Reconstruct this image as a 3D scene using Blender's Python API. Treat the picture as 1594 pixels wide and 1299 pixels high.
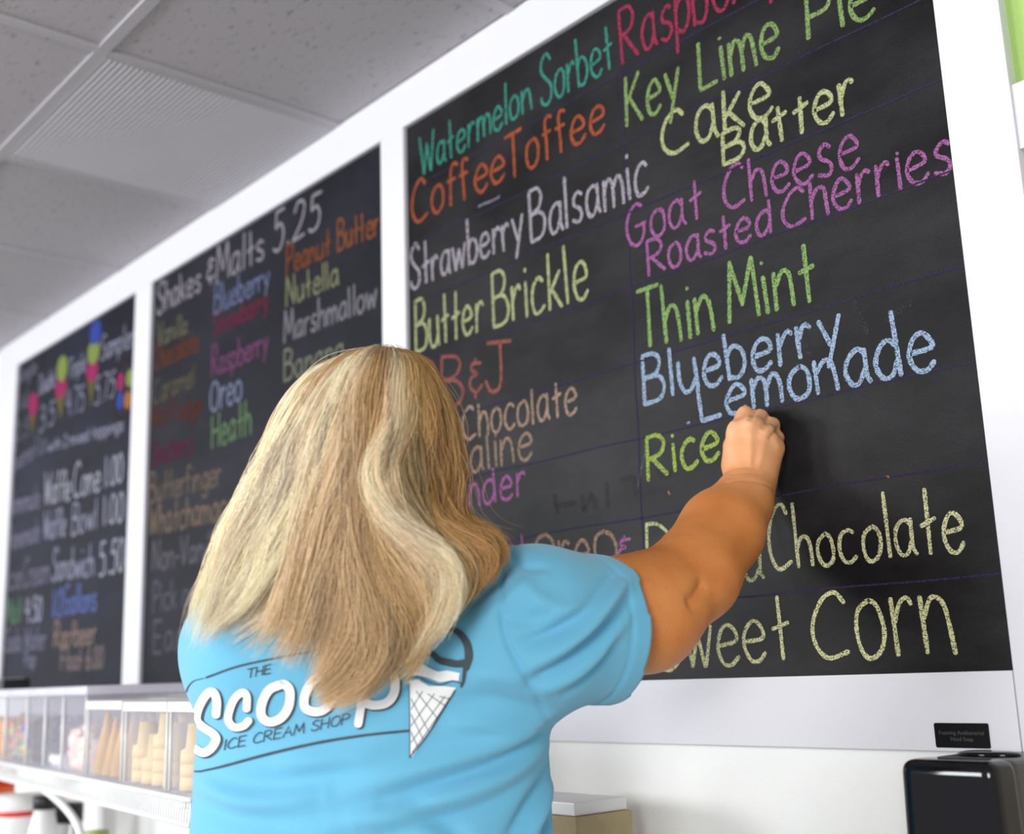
import bpy, bmesh, math, random
import numpy as np
from mathutils import Vector, Matrix
from mathutils.bvhtree import BVHTree

random.seed(7)
rng = np.random.default_rng(7)
for o in list(bpy.data.objects):
    bpy.data.objects.remove(o)
SC = bpy.context.scene
COL = SC.collection

# ------------------------------------------------------------------ camera
EYE = 1.30                       # eye height above the floor
FPX = 1855.0
AX = Vector((0.65280942, -0.18232686, -0.73525287))   # world X in (image right, image down, view) terms
AY = Vector((0.75680481, 0.1147441, 0.64349069))
AZ = Vector((-0.03295971, -0.97651969, 0.21289187))
cam_d = bpy.data.cameras.new('camera')
cam = bpy.data.objects.new('camera', cam_d)
COL.objects.link(cam)
cam.matrix_world = Matrix(((AX[0], -AX[1], -AX[2], 0), (AY[0], -AY[1], -AY[2], 0), (AZ[0], -AZ[1], -AZ[2], EYE), (0, 0, 0, 1)))
cam_d.sensor_width = 36.0
cam_d.lens = FPX / 1594 * 36.0
cam_d.clip_start = 0.05
cam_d.dof.use_dof = True
cam_d.dof.focus_distance = 1.52
cam_d.dof.aperture_fstop = 3.0
SC.camera = cam


def ray(px, py):
    a, b, c = (px - 797) / FPX, (py - 649.5) / FPX, 1.0
    return Vector((AX[0]*a + AX[1]*b + AX[2]*c, AY[0]*a + AY[1]*b + AY[2]*c, AZ[0]*a + AZ[1]*b + AZ[2]*c))


def P(px, py, z):                # photo pixel + distance -> world point
    r = ray(px, py) * z
    return Vector((r.x, r.y, r.z + EYE))


def onY(px, py, Y):              # photo pixel -> point of the plane y = Y
    r = ray(px, py)
    r = r * (Y / r.y)
    return Vector((r.x, r.y, r.z + EYE))


# ------------------------------------------------------------------ world, light, exposure
w = bpy.data.worlds.new('World'); SC.world = w; w.use_nodes = True
bg = w.node_tree.nodes['Background']
bg.inputs[0].default_value = (0.93, 0.95, 1.0, 1)
bg.inputs[1].default_value = 0.45


def area(name, loc, target, sx, sy, power, color=(1, 1, 1)):
    l = bpy.data.lights.new(name, 'AREA'); l.shape = 'RECTANGLE'; l.size = sx; l.size_y = sy
    l.energy = power; l.color = color
    o = bpy.data.objects.new(name, l); COL.objects.link(o); o.location = loc
    o.rotation_euler = (Vector(target) - Vector(loc)).to_track_quat('-Z', 'Y').to_euler()
    return o


for wx, wy in ((-5.2, -3.4), (-3.4, -4.6)):
    area('window_daylight', (wx, wy, 2.0), (-1.3, 1.0, 1.25), 1.3, 1.3, 118, (0.95, 0.98, 1.0))
area('shop_front_daylight', (1.6, -3.4, 1.9), (-0.8, 1.2, 1.1), 1.4, 1.2, 125, (1.0, 0.98, 0.95))
SC.view_settings.view_transform = 'Standard'
SC.view_settings.look = 'None'
SC.view_settings.exposure = 0.3
SC.view_settings.gamma = 1.0
SC.view_settings.use_curve_mapping = False
SC.cycles.max_bounces = 8
SC.cycles.transparent_max_bounces = 24


# ------------------------------------------------------------------ materials
def srgb(r, g, b):
    def f(c):
        c /= 255.0
        return c / 12.92 if c <= 0.04045 else ((c + 0.055) / 1.055) ** 2.4
    return (f(r), f(g), f(b), 1)


def mat(name, col, rough=0.5, spec=0.5, metal=0.0, noise=None, bump=None, coat=0.0, alpha=1.0, sheen=0.0, sss=0.0):
    """noise=(scale, amount, second colour) ; bump=(scale, strength)"""
    m = bpy.data.materials.new(name); m.use_nodes = True
    nt = m.node_tree; N = nt.nodes; L = nt.links
    b = N['Principled BSDF']
    b.inputs['Base Color'].default_value = col
    b.inputs['Roughness'].default_value = rough
    b.inputs['Specular IOR Level'].default_value = spec
    b.inputs['Metallic'].default_value = metal
    b.inputs['Coat Weight'].default_value = coat
    b.inputs['Coat Roughness'].default_value = 0.05
    b.inputs['Alpha'].default_value = alpha
    b.inputs['Sheen Weight'].default_value = sheen
    b.inputs['Subsurface Weight'].default_value = sss
    b.inputs['Subsurface Scale'].default_value = 0.01
    b.inputs['Subsurface Radius'].default_value = (1, .35, .2)
    tc = N.new('ShaderNodeTexCoord')
    if noise:
        n = N.new('ShaderNodeTexNoise'); n.inputs['Scale'].default_value = noise[0]; n.inputs['Detail'].default_value = 4
        L.new(tc.outputs['Object'], n.inputs['Vector'])
        r = N.new('ShaderNodeValToRGB')
        r.color_ramp.elements[0].position = 0.5 - noise[1] / 2; r.color_ramp.elements[1].position = 0.5 + noise[1] / 2
        r.color_ramp.elements[0].color = col; r.color_ramp.elements[1].color = noise[2]
        L.new(n.outputs['Fac'], r.inputs[0]); L.new(r.outputs[0], b.inputs['Base Color'])
    if bump:
        n = N.new('ShaderNodeTexNoise'); n.inputs['Scale'].default_value = bump[0]; n.inputs['Detail'].default_value = 3
        L.new(tc.outputs['Object'], n.inputs['Vector'])
        bp = N.new('ShaderNodeBump'); bp.inputs['Strength'].default_value = bump[1]; bp.inputs['Distance'].default_value = 0.002
        L.new(n.outputs['Fac'], bp.inputs['Height']); L.new(bp.outputs[0], b.inputs['Normal'])
    return m


M = {}
M['frame'] = mat('white_painted_board', srgb(222, 222, 229), 0.45, 0.25, noise=(3, .6, srgb(218, 219, 226)))
M['wall'] = mat('white_textured_paint', srgb(243, 244, 243), 0.7, 0.3, noise=(6, .6, srgb(238, 240, 239)), bump=(220, .25))
M['green'] = mat('green_paint', srgb(162, 194, 110), 0.7, 0.3, noise=(9, .7, srgb(170, 200, 118)), bump=(200, .3))
M['beige'] = mat('beige_paint', srgb(196, 190, 176), 0.7, 0.3, noise=(9, .7, srgb(188, 182, 168)), bump=(200, .3))
M['floor'] = mat('floor_vinyl', srgb(172, 166, 156), 0.4, 0.4, noise=(4, .5, srgb(160, 154, 146)))
M['grid'] = mat('ceiling_grid_paint', srgb(184, 181, 187), 0.6, 0.3, noise=(5, .5, srgb(178, 176, 182)))
M['lens'] = mat('prismatic_lens', srgb(200, 198, 206), 0.35, 0.4, noise=(5, .5, srgb(194, 192, 200)))
M['gloss_black'] = mat('glossy_black_plastic', (0.003, 0.003, 0.004, 1), 0.06, 0.4, noise=(3, .5, (0.004, 0.004, 0.006, 1)))
M['side_black'] = mat('satin_dark_plastic', (0.032, 0.030, 0.026, 1), 0.28, 0.5, noise=(300, .5, (0.06, 0.058, 0.05, 1)))
M['label_black'] = mat('black_engraved_plastic', (0.004, 0.004, 0.004, 1), 0.5, 0.12, noise=(50, .5, (0.005, 0.005, 0.006, 1)))
M['label_grey'] = mat('grey_engraving', srgb(80, 80, 84), 0.5, 0.3, noise=(90, .5, srgb(72, 72, 76)))
M['wire'] = mat('white_coated_wire', srgb(236, 238, 240), 0.35, 0.5, noise=(30, .5, srgb(228, 230, 232)))
M['clear'] = mat('clear_plastic', srgb(225, 226, 240), 0.12, 0.5, noise=(9, .5, srgb(218, 220, 236)), alpha=0.15)
M['lid'] = mat('frosted_plastic_lid', srgb(226, 224, 240), 0.3, 0.5, noise=(9, .5, srgb(218, 216, 234)), alpha=0.85)
M['lid_mauve'] = mat('mauve_grey_lid', srgb(196, 186, 198), 0.35, 0.5, noise=(9, .5, srgb(186, 176, 188)))
M['rim'] = mat('white_rim_plastic', srgb(236, 236, 238), 0.3, 0.5, noise=(9, .5, srgb(230, 230, 233)), alpha=.9)
M['counter'] = mat('pale_laminate', srgb(224, 224, 222), 0.35, 0.4, noise=(60, .4, srgb(214, 214, 212)))
M['cabinet'] = mat('white_laminate_door', srgb(230, 230, 228), 0.4, 0.4, noise=(4, .4, srgb(224, 224, 222)))
M['steel'] = mat('brushed_steel', srgb(190, 190, 190), 0.3, 0.5, 1.0, noise=(80, .4, srgb(176, 176, 176)))
M['cone'] = mat('wafer_cone', srgb(244, 222, 172), 0.7, 0.2, noise=(60, .5, srgb(236, 206, 148)), bump=(200, .4))
M['sugar_cone'] = mat('sugar_cone', srgb(226, 186, 120), 0.7, 0.2, noise=(60, .5, srgb(214, 168, 98)), bump=(200, .4))
M['pink'] = mat('pink_candy', srgb(244, 196, 190), 0.6, 0.3, noise=(40, .3, srgb(252, 236, 224)))
M['cocoa'] = mat('chocolate_pieces', srgb(74, 56, 56), 0.6, 0.3, noise=(50, .4, srgb(110, 94, 94)))
M['caramel'] = mat('caramel_pieces', srgb(214, 144, 62), 0.5, 0.3, noise=(50, .4, srgb(232, 170, 92)))
M['white_sweet'] = mat('white_marshmallow', srgb(248, 246, 250), 0.7, 0.2, noise=(50, .4, srgb(240, 238, 244)))
M['grey_sweet'] = mat('grey_cookie_crumbs', srgb(120, 112, 122), 0.7, 0.2, noise=(50, .4, srgb(90, 84, 92)))
M['red'] = mat('red_plastic', srgb(226, 40, 36), 0.4, 0.4, noise=(20, .4, srgb(214, 34, 30)))
M['orange'] = mat('orange_plastic', srgb(232, 104, 40), 0.4, 0.4, noise=(20, .4, srgb(222, 94, 34)))
M['white_pl'] = mat('white_plastic', srgb(240, 240, 240), 0.35, 0.4, noise=(20, .4, srgb(234, 234, 234)))
M['black_pl'] = mat('black_plastic', srgb(26, 28, 28), 0.4, 0.4, noise=(20, .4, srgb(34, 36, 36)))
M['tan'] = mat('tan_cardboard', srgb(184, 168, 132), 0.8, 0.2, noise=(30, .4, srgb(172, 156, 120)))
M['chalkstick'] = mat('blue_chalk_stick', srgb(170, 196, 232), 0.9, 0.1, noise=(200, .4, srgb(160, 188, 226)))
M['jeans'] = mat('blue_denim', srgb(52, 66, 98), 0.85, 0.2, noise=(400, .5, srgb(62, 78, 112)), bump=(900, .5))
M['shoe'] = mat('black_shoe', srgb(30, 30, 32), 0.5, 0.4, noise=(20, .4, srgb(36, 36, 38)))
for nm, c in dict(green=(110, 190, 70), yellow=(240, 210, 60), red_c=(220, 50, 60), blue=(60, 110, 200), purple=(120, 70, 150)).items():
    M['candy_' + nm] = mat('candy_' + nm, srgb(*c), 0.3, 0.5, noise=(60, .4, srgb(*[min(255, int(v*1.1)) for v in c])))


def tile_mat():
    m = mat('fissured_ceiling_tile', srgb(180, 177, 183), 0.9, 0.1)
    N = m.node_tree.nodes; L = m.node_tree.links; b = N['Principled BSDF']
    tc = N.new('ShaderNodeTexCoord'); mp = N.new('ShaderNodeMapping')
    mp.inputs['Scale'].default_value = (38, 110, 60); mp.inputs['Rotation'].default_value = (0, 0, .0)
    L.new(tc.outputs['Object'], mp.inputs[0])
    n = N.new('ShaderNodeTexNoise'); n.inputs['Scale'].default_value = 1; n.inputs['Detail'].default_value = 3; n.inputs['Roughness'].default_value = .6
    L.new(mp.outputs[0], n.inputs['Vector'])
    r = N.new('ShaderNodeValToRGB'); e = r.color_ramp.elements
    e[0].position = .31; e[0].color = srgb(142, 138, 142); e[1].position = .41; e[1].color = srgb(180, 177, 183)
    L.new(n.outputs['Fac'], r.inputs[0]); L.new(r.outputs[0], b.inputs['Base Color'])
    bp = N.new('ShaderNodeBump'); bp.inputs['Strength'].default_value = .6; bp.inputs['Distance'].default_value = .003
    L.new(r.outputs[0], bp.inputs['Height']); L.new(bp.outputs[0], b.inputs['Normal'])
    return m


M['tile'] = tile_mat()


def board_mat(ca=(15, 15, 17), cb=(44, 43, 45)):
    m = mat('chalkboard_slate', srgb(30, 30, 33), 0.5, 0.16)
    N = m.node_tree.nodes; L = m.node_tree.links; b = N['Principled BSDF']
    tc = N.new('ShaderNodeTexCoord'); mp = N.new('ShaderNodeMapping'); mp.inputs['Scale'].default_value = (2.2, 1, 4.5)
    L.new(tc.outputs['Object'], mp.inputs[0])
    n = N.new('ShaderNodeTexNoise'); n.inputs['Scale'].default_value = 1.3; n.inputs['Detail'].default_value = 6; n.inputs['Roughness'].default_value = .6
    L.new(mp.outputs[0], n.inputs['Vector'])
    r = N.new('ShaderNodeValToRGB'); e = r.color_ramp.elements
    e[0].position = .38; e[0].color = srgb(*ca); e[1].position = .70; e[1].color = srgb(*cb)
    L.new(n.outputs['Fac'], r.inputs[0])
    n2 = N.new('ShaderNodeTexNoise'); n2.inputs['Scale'].default_value = 420; n2.inputs['Detail'].default_value = 2
    L.new(tc.outputs['Object'], n2.inputs['Vector'])
    mx = N.new('ShaderNodeMix'); mx.data_type = 'RGBA'; mx.blend_type = 'OVERLAY'; mx.inputs['Factor'].default_value = .5
    L.new(r.outputs[0], mx.inputs[6]); L.new(n2.outputs['Fac'], mx.inputs[7]); L.new(mx.outputs[2], b.inputs['Base Color'])
    bp = N.new('ShaderNodeBump'); bp.inputs['Strength'].default_value = .25; bp.inputs['Distance'].default_value = .0006
    L.new(n2.outputs['Fac'], bp.inputs['Height']); L.new(bp.outputs[0], b.inputs['Normal'])
    return m


M['board'] = board_mat()
_ck = {}


def chalk(rgb, cover=0.62):
    key = (rgb, cover)
    if key in _ck:
        return _ck[key]
    g_ = sum(rgb)/3; rgb = tuple((c*.82 + g_*.18)*.86 for c in rgb)
    m = mat('chalk_%d' % len(_ck), srgb(*rgb), 1.0, 0.02)
    N = m.node_tree.nodes; L = m.node_tree.links; b = N['Principled BSDF']
    tc = N.new('ShaderNodeTexCoord'); mp = N.new('ShaderNodeMapping'); mp.inputs['Scale'].default_value = (520, 100, 760); mp.inputs['Rotation'].default_value = (0, .5, 0)
    L.new(tc.outputs['Object'], mp.inputs[0])
    n = N.new('ShaderNodeTexNoise'); n.inputs['Scale'].default_value = 1; n.inputs['Detail'].default_value = 3
    L.new(mp.outputs[0], n.inputs['Vector'])
    r = N.new('ShaderNodeValToRGB'); e = r.color_ramp.elements
    e[0].position = .62 - cover * .35; e[0].color = (.12, .12, .12, 1); e[1].position = .72 - cover * .35; e[1].color = (1, 1, 1, 1)
    L.new(n.outputs['Fac'], r.inputs[0]); L.new(r.outputs[0], b.inputs['Alpha'])
    _ck[key] = m
    return m


# ------------------------------------------------------------------ object helpers
def link(name, me, m=None, parent=None):
    o = bpy.data.objects.new(name, me); COL.objects.link(o)
    if m is not None:
        me.materials.clear(); me.materials.append(m)
    if parent is not None:
        o.parent = parent
    return o


def obj(name, bm, m=None, parent=None, smooth=False):
    me = bpy.data.meshes.new(name); bm.to_mesh(me); bm.free()
    if smooth:
        me.polygons.foreach_set('use_smooth', [True] * len(me.polygons))
    return link(name, me, m, parent)


def tag(o, label=None, cat=None, group=None, kind=None):
    if label: o['label'] = label
    if cat: o['category'] = cat
    if group: o['group'] = group
    if kind: o['kind'] = kind
    return o


def thing(name, label, cat, loc, rz=0, group=None):
    o = bpy.data.objects.new(name, None); COL.objects.link(o); o.location = loc; o.rotation_euler = (0, 0, rz)
    o.empty_display_size = .05
    return tag(o, label, cat, group)


def box(x0, x1, y0, y1, z0, z1, bm=None, bevel=0.0):
    own = bmesh.new()
    r = bmesh.ops.create_cube(own, size=1)
    for v in own.verts:
        v.co = Vector((x0 + (v.co.x + .5) * (x1 - x0), y0 + (v.co.y + .5) * (y1 - y0), z0 + (v.co.z + .5) * (z1 - z0)))
    if bevel:
        bmesh.ops.bevel(own, geom=list(own.edges), offset=bevel, segments=2, affect='EDGES', profile=.7)
    if bm is None:
        return own
    me = bpy.data.meshes.new('tmp'); own.to_mesh(me); own.free(); bm.from_mesh(me); bpy.data.meshes.remove(me)
    return bm


def lathe(profile, seg=28, bm=None, centre=(0, 0, 0)):
    bm = bm or bmesh.new()
    rings = []
    for r, z in profile:
        rings.append([bm.verts.new((centre[0] + r*math.cos(2*math.pi*i/seg), centre[1] + r*math.sin(2*math.pi*i/seg), centre[2] + z)) for i in range(seg)])
    for a, b in zip(rings, rings[1:]):
        for i in range(seg):
            bm.faces.new((a[i], a[(i+1) % seg], b[(i+1) % seg], b[i]))
    if profile[0][0] > 1e-5: bm.faces.new(list(reversed(rings[0])))
    if profile[-1][0] > 1e-5: bm.faces.new(rings[-1])
    return bm


def tube(pts, r, bm=None, seg=8):
    bm = bm or bmesh.new()
    pts = [Vector(p) for p in pts]; rings = []
    for i, p in enumerate(pts):
        t = (pts[min(i+1, len(pts)-1)] - pts[max(i-1, 0)]).normalized()
        u = t.cross(Vector((0, 0, 1)))
        if u.length < .05: u = t.cross(Vector((0, 1, 0)))
        u.normalize(); v = t.cross(u)
        rr = r[i] if isinstance(r, (list, tuple)) else r
        rings.append([bm.verts.new(p + (u*math.cos(2*math.pi*k/seg) + v*math.sin(2*math.pi*k/seg))*rr) for k in range(seg)])
    for a, b in zip(rings, rings[1:]):
        for k in range(seg):
            bm.faces.new((a[k], a[(k+1) % seg], b[(k+1) % seg], b[k]))
    bm.faces.new(list(reversed(rings[0]))); bm.faces.new(rings[-1])
    return bm


def catmull(pts, n=6):
    pts = np.array(pts, float)
    q = np.vstack([2*pts[0]-pts[1], pts, 2*pts[-1]-pts[-2]])
    out = []
    for i in range(1, len(q)-2):
        for t in np.linspace(0, 1, n, endpoint=False):
            a, b, c, d = q[i-1], q[i], q[i+1], q[i+2]
            out.append(.5*((2*b) + (-a+c)*t + (2*a-5*b+4*c-d)*t*t + (-a+3*b-3*c+d)*t**3))
    out.append(q[-2])
    return np.array(out)


# ================================================================== THE SETTING
WY = 1.373        # wall plane
FY = 1.355        # front of the white frame
BY = 1.364        # chalkboard surface
CZ = EYE + 1.222  # ceiling
ZT, ZB = EYE + 1.125, EYE - 0.012


def struct(name, bm, m, parent=None):
    o = obj(name, bm, m, parent)
    if parent is None: o['kind'] = 'structure'
    return o


struct('wall_back', box(-5.6, -0.602, WY, WY + .12, 0, CZ + .05), M['wall'])
struct('wall_back_green', box(-0.602, 1.4, WY, WY + .12, EYE + .69, CZ + .05), M['green'])
bm = box(-0.602, 1.4, WY, WY + .12, 0, EYE + .69)
struct('wall_back_lower', bm, M['beige'])
struct('floor', box(-5.6, 1.4, -3.2, WY + .12, -.1, 0), M['floor'])
struct('wall_left', box(-5.72, -5.6, -1.0, WY + .12, 0, CZ + .05), M['wall'])
struct('baseboard_back', box(-5.6, 1.4, WY - .012, WY, 0, .1, bevel=.002), M['frame'])
# the white panelled frame
tr = 1
def trim(x0, x1, z0, z1, y0=FY, y1=WY):
    global tr
    o = struct('trim_%d' % tr, box(x0, x1, y0, y1, z0, z1, bevel=.0012), M['frame']); tr += 1
    return o
trim(-4.37, -0.602, ZT, EYE + 1.2255)            # top rail
trim(-4.37, -0.688, EYE - .104, ZB)             # bottom rail
trim(-4.37, -4.172, ZB, ZT)                     # far left stile
trim(-3.185, -3.078, ZB, ZT)
trim(-1.944, -1.862, ZB, ZT)
trim(-0.6865, -0.602, 0.1, ZT)                  # right stile runs on to the floor
trim(-0.602, 1.4, EYE + .605, EYE + .69, FY + .004)   # white band on the right wall

# ceiling: grid of tees, tiles and one light fixture
ceil = struct('ceiling', box(-5.7, 1.4, -3.2, WY + .12, CZ + .05, CZ + .15), M['wall'])
xs = [-1.513 + .5965 * k for k in range(-7, 6)]
ys = [WY - .01, .812, .812 - .61, .812 - 1.22, .812 - 1.83, .812 - 2.44, .812 - 3.05, .812 - 3.66]
for k, x in enumerate(xs):
    obj('ceiling_tee', box(x - .012, x + .012, -3.2, WY, CZ, CZ + .012), M['grid'], ceil)
for y in ys[1:]:
    obj('ceiling_tee', box(-5.7, 1.4, y - .012, y + .012, CZ - .0006, CZ + .012), M['grid'], ceil)
me_cache = {}
for i in range(len(xs) - 1):
    for j in range(len(ys) - 1):
        x0, x1 = xs[i] + .008, xs[i+1] - .008
        y0, y1 = ys[j+1] + .008, ys[j] - .008
        if j == 0 and abs(xs[i] + 2.706) < .02:
            continue
        kx = round(y1 - y0, 3)
        if kx not in me_cache:
            b = box(0, x1 - x0, 0, y1 - y0, 0, .016, bevel=.003)
            me = bpy.data.meshes.new('tile'); b.to_mesh(me); b.free(); me.materials.append(M['tile']); me_cache[kx] = me
        t = link('ceiling_tile', me_cache[kx], None, ceil)
        t.location = (x0, y0, CZ + .004 + random.uniform(0, .0015))
# light fixture with a ribbed lens
lx0, lx1, ly0, ly1 = -2.706 + .012, -2.1095 - .012, .824, WY - .004
lf = thing('ceiling_light', 'switched-off recessed ceiling light with a fine-ribbed lens beside the board wall', 'ceiling light', ((lx0+lx1)/2, (ly0+ly1)/2, CZ))
def loc_box(x0, x1, y0, y1, z0, z1, base, **k):
    return box(x0 - base[0], x1 - base[0], y0 - base[1], y1 - base[1], z0 - base[2], z1 - base[2], **k)
B = lf.location
bm = loc_box(lx0, lx0 + .008, ly0, ly1, CZ - .001, CZ + .03, B)
loc_box(lx1 - .008, lx1, ly0, ly1, CZ - .001, CZ + .03, B, bm=bm)
loc_box(lx0 + .008, lx1 - .008, ly0, ly0 + .008, CZ - .001, CZ + .03, B, bm=bm)
obj('fixture_frame', bm, M['grid'], lf)
bm = bmesh.new(); nr = 46; st = (ly1 - ly0 - .016) / nr; prev = None
pr = []
for k in range(nr * 6 + 1):
    ph = k / 6.0
    pr.append((ly0 + .008 + ph * st, CZ + .006 - .008 * abs(math.sin(math.pi * ph)) ** .8))
rows = []
for (y, z) in pr:
    rows.append((bm.verts.new((lx0 + .006 - B[0], y - B[1], z - B[2])), bm.verts.new((lx1 - .006 - B[0], y - B[1], z - B[2]))))
for a, b in zip(rows, rows[1:]):
    bm.faces.new((a[0], a[1], b[1], b[0]))
bmesh.ops.recalc_face_normals(bm, faces=bm.faces)
obj('ribbed_lens', bm, M['lens'], lf, smooth=True)
obj('fixture_tray', loc_box(lx0, lx1, ly0, ly1, CZ + .03, CZ + .045, B), M['grid'], lf)

# ================================================================== CHALKBOARDS AND HANDWRITING
G = {
 'A': (6, "0,0 3,10 6,0/1.2,4 4.8,4"),
 'B': (5.5, "0,0 0,10/~0,10 3.2,10 4.6,8.3 3.4,6 0,5.3/~0,5.3 3.8,5.2 5.5,3 4.2,.5 0,0"),
 'C': (6, "~5.6,8.4 4.2,10 1.8,8.8 .2,5.4 .5,2 2.6,0 6,1"),
 'D': (6, "0,0 0,10/~0,10 3,9.5 5.6,6.8 5.4,3 3.4,.8 0,0"),
 'E': (5, "0,0 0,10/0,10 4.6,10/0,5.2 4,5.2/0,0 4.8,0"),
 'F': (5, "0,0 0,10/0,10 4.6,10/0,5.2 4,5.2"),
 'G': (6, "~5.3,8.8 3.6,10 1.2,8.6 0,5 1,1.2 3.4,0 5.2,1.8 5.4,4.4/2.8,4.4 6,4.6"),
 'H': (5.5, "0,0 0,10/5.2,0 5.2,10/0,5 5.2,5"),
 'I': (1, ".5,0 .5,10"),
 'J': (5.5, "1,10 6.5,10/~4,10 4,3 3,.3 1.2,.3 0,2.4"),
 'K': (5.5, "0,0 0,10/4.6,10 .3,4.6/1.2,5.2 5.4,0"),
 'L': (4.8, "0,10 .2,0 4.8,.4"),
 'M': (7, "0,0 .8,10/.8,10 3.4,2.5/3.4,2.5 6,10/6,10 7,0"),
 'N': (6, "0,0 .4,10/.4,10 5.2,0/5.2,0 5.6,10"),
 'O': (6.2, "~3.3,10 1,8.6 0,5 .8,1.4 3,0 5.2,1.4 6.2,5 5.4,8.6 3.3,10"),
 'P': (5, "0,0 0,10/~0,10 3.2,10 4.8,8 3.8,5.4 0,4.6"),
 'R': (5.6, "0,0 0,10/~0,10 3.2,10 4.8,8 3.6,5.6 0,4.8/1.4,4.8 5.6,0"),
 'S': (5, "~4.8,8.6 3.2,10 1,9 .4,7 2.4,5.2 4.6,3.6 4.6,1.2 2.6,0 .6,.6 0,2"),
 'T': (6, "0,9.6 6,10/3,9.8 3.2,0"),
 'V': (5.4, "0,10 2.8,0/2.8,0 5.4,10"),
 'W': (8, "0,10 2,0/2,0 4,7.5/4,7.5 5.8,0/5.8,0 8,10"),
 'a': (4.6, "~4,5 2.6,6 .8,5 0,2.6 1,.3 2.6,.4 4,2.6/4,6 4,1.2 4.8,0"),
 'b': (4.4, "0,10 .2,0/~.1,4 1.6,6 3.8,5 4.2,2.2 2.6,0 .2,.5"),
 'c': (4.2, "~4,5.2 2.6,6 .8,5 0,2.6 1,.3 2.6,0 4.2,1"),
 'd': (4.6, "~4,5 2.6,6 .8,5 0,2.6 1,.3 2.6,.4 4,2.6/4,10 4.2,0"),
 'e': (4.4, "~.3,3 4,3.4 3.8,5 2.4,6 .8,5 0,2.6 1,.4 2.8,0 4.4,1.2"),
 'f': (3.4, "~3.4,9.2 2.2,10 1.2,8.4 1.2,4 1.2,0/0,5.6 3,5.8"),
 'g': (4.4, "~4,5 2.6,6 .8,5 0,2.8 1.2,.6 2.8,.8 4,2.6/~4,6 4,-1 3,-2.8 1,-2.6 .2,-1.6"),
 'h': (4.4, "0,10 .2,0/~.2,3.6 1.8,5.8 3.4,5.4 4,3 4.2,0"),
 'i': (1, ".4,6 .6,0/.4,8.2 .5,8.7"),
 'j': (2, "~1.4,6 1.4,-2 0,-2.6/1.4,8.2 1.5,8.7"),
 'k': (4.2, "0,10 .2,0/3.6,6 .4,2.6/1.2,3.2 4.2,0"),
 'l': (1, ".3,10 .6,0"),
 'm': (6.6, "0,6 .2,0/~.2,3.6 1.4,5.8 2.8,5.2 3.2,3 3.3,0/~3.3,3.6 4.6,5.8 5.8,5.2 6.4,3 6.6,0"),
 'n': (4.2, "0,6 .2,0/~.2,3.6 1.8,5.8 3.2,5.2 3.8,3 4.2,0"),
 'o': (4.3, "~2.4,6 .6,5 0,2.8 .8,.6 2.2,0 3.8,.9 4.3,3 3.7,5.2 2.4,6"),
 'p': (4.4, "0,6 .2,-3.2/~.1,4 1.6,6 3.8,5 4.2,2.2 2.6,0 .2,.6"),
 'r': (3, "0,6 .2,0/~.2,3.4 1.2,5.4 2.2,6 3,5.2"),
 's': (3.6, "~3.4,5.2 2.2,6 .6,5 .8,3.6 2.8,2.6 3.4,1.2 2.2,0 0,.8"),
 't': (3.4, "1.6,9.8 1.8,0/0,4.6 3.4,5.4"),
 'u': (4.4, "~0,6 0,2.4 1,.2 2.6,.4 4,2.4/4,6 4.3,0"),
 'v': (4, "0,6 2,0/2,0 4,6"),
 'w': (6, "0,6 1.5,0/1.5,0 3,5/3,5 4.5,0/4.5,0 6,6"),
 'x': (4, "0,6 4,0/4,6 0,0"),
 'y': (4.4, "0,6 2.2,.8/4.4,6.2 1.2,-3.2"),
 '&': (3.6, "~3.6,6 1.4,6.2 .8,5 2.4,4.2 .6,3.6 .3,1.8 1.8,.8 3.6,1.6/2,8 1.9,6.2/1.8,.8 1.7,-.6"),
 '0': (4, "~2,10 .4,8 0,4.6 .6,1 2,0 3.6,1.6 4,5.2 3.4,8.8 2,10"),
 '1': (1.2, ".5,10 .7,0"),
 '2': (4.4, "~.2,7.6 1.4,9.8 3.4,9.6 4,7.6 2.8,4 0,.2/0,.2 4.4,.4"),
 '3': (4.2, "~.2,8.8 2,10 3.8,8.4 3,6 1.4,5.4/~1.4,5.4 3.8,4.6 4,1.6 2,0 0,1"),
 '4': (4.4, ".8,10 0,4.4 4.2,4.6/3.2,9.4 3.2,0"),
 '5': (4.2, "~.9,5.8 2.8,6.4 4,4.2 3.4,1 1.6,0 0,.8/.9,5.8 1.2,9.8 4.4,10"),
 '6': (4.2, "~3.4,9.6 1.4,7 0,3.4 1,.4 3,.2 4.2,2.4 3,4.8 .4,3.6"),
 '7': (4.2, "0,10 4.2,10 1.4,0"),
 '8': (4, "~2,5.4 .4,7.4 2,10 3.6,7.6 2,5.4 .2,2.6 2,0 4,2.6 2,5.4"),
 '/': (3, "3,10 0,0"),
 '.': (.8, ".3,.2 .5,.9"),
 '-': (2.6, "0,3.4 2.6,3.6"),
 "'": (.6, ".3,10 .3,8"),
}


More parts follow.
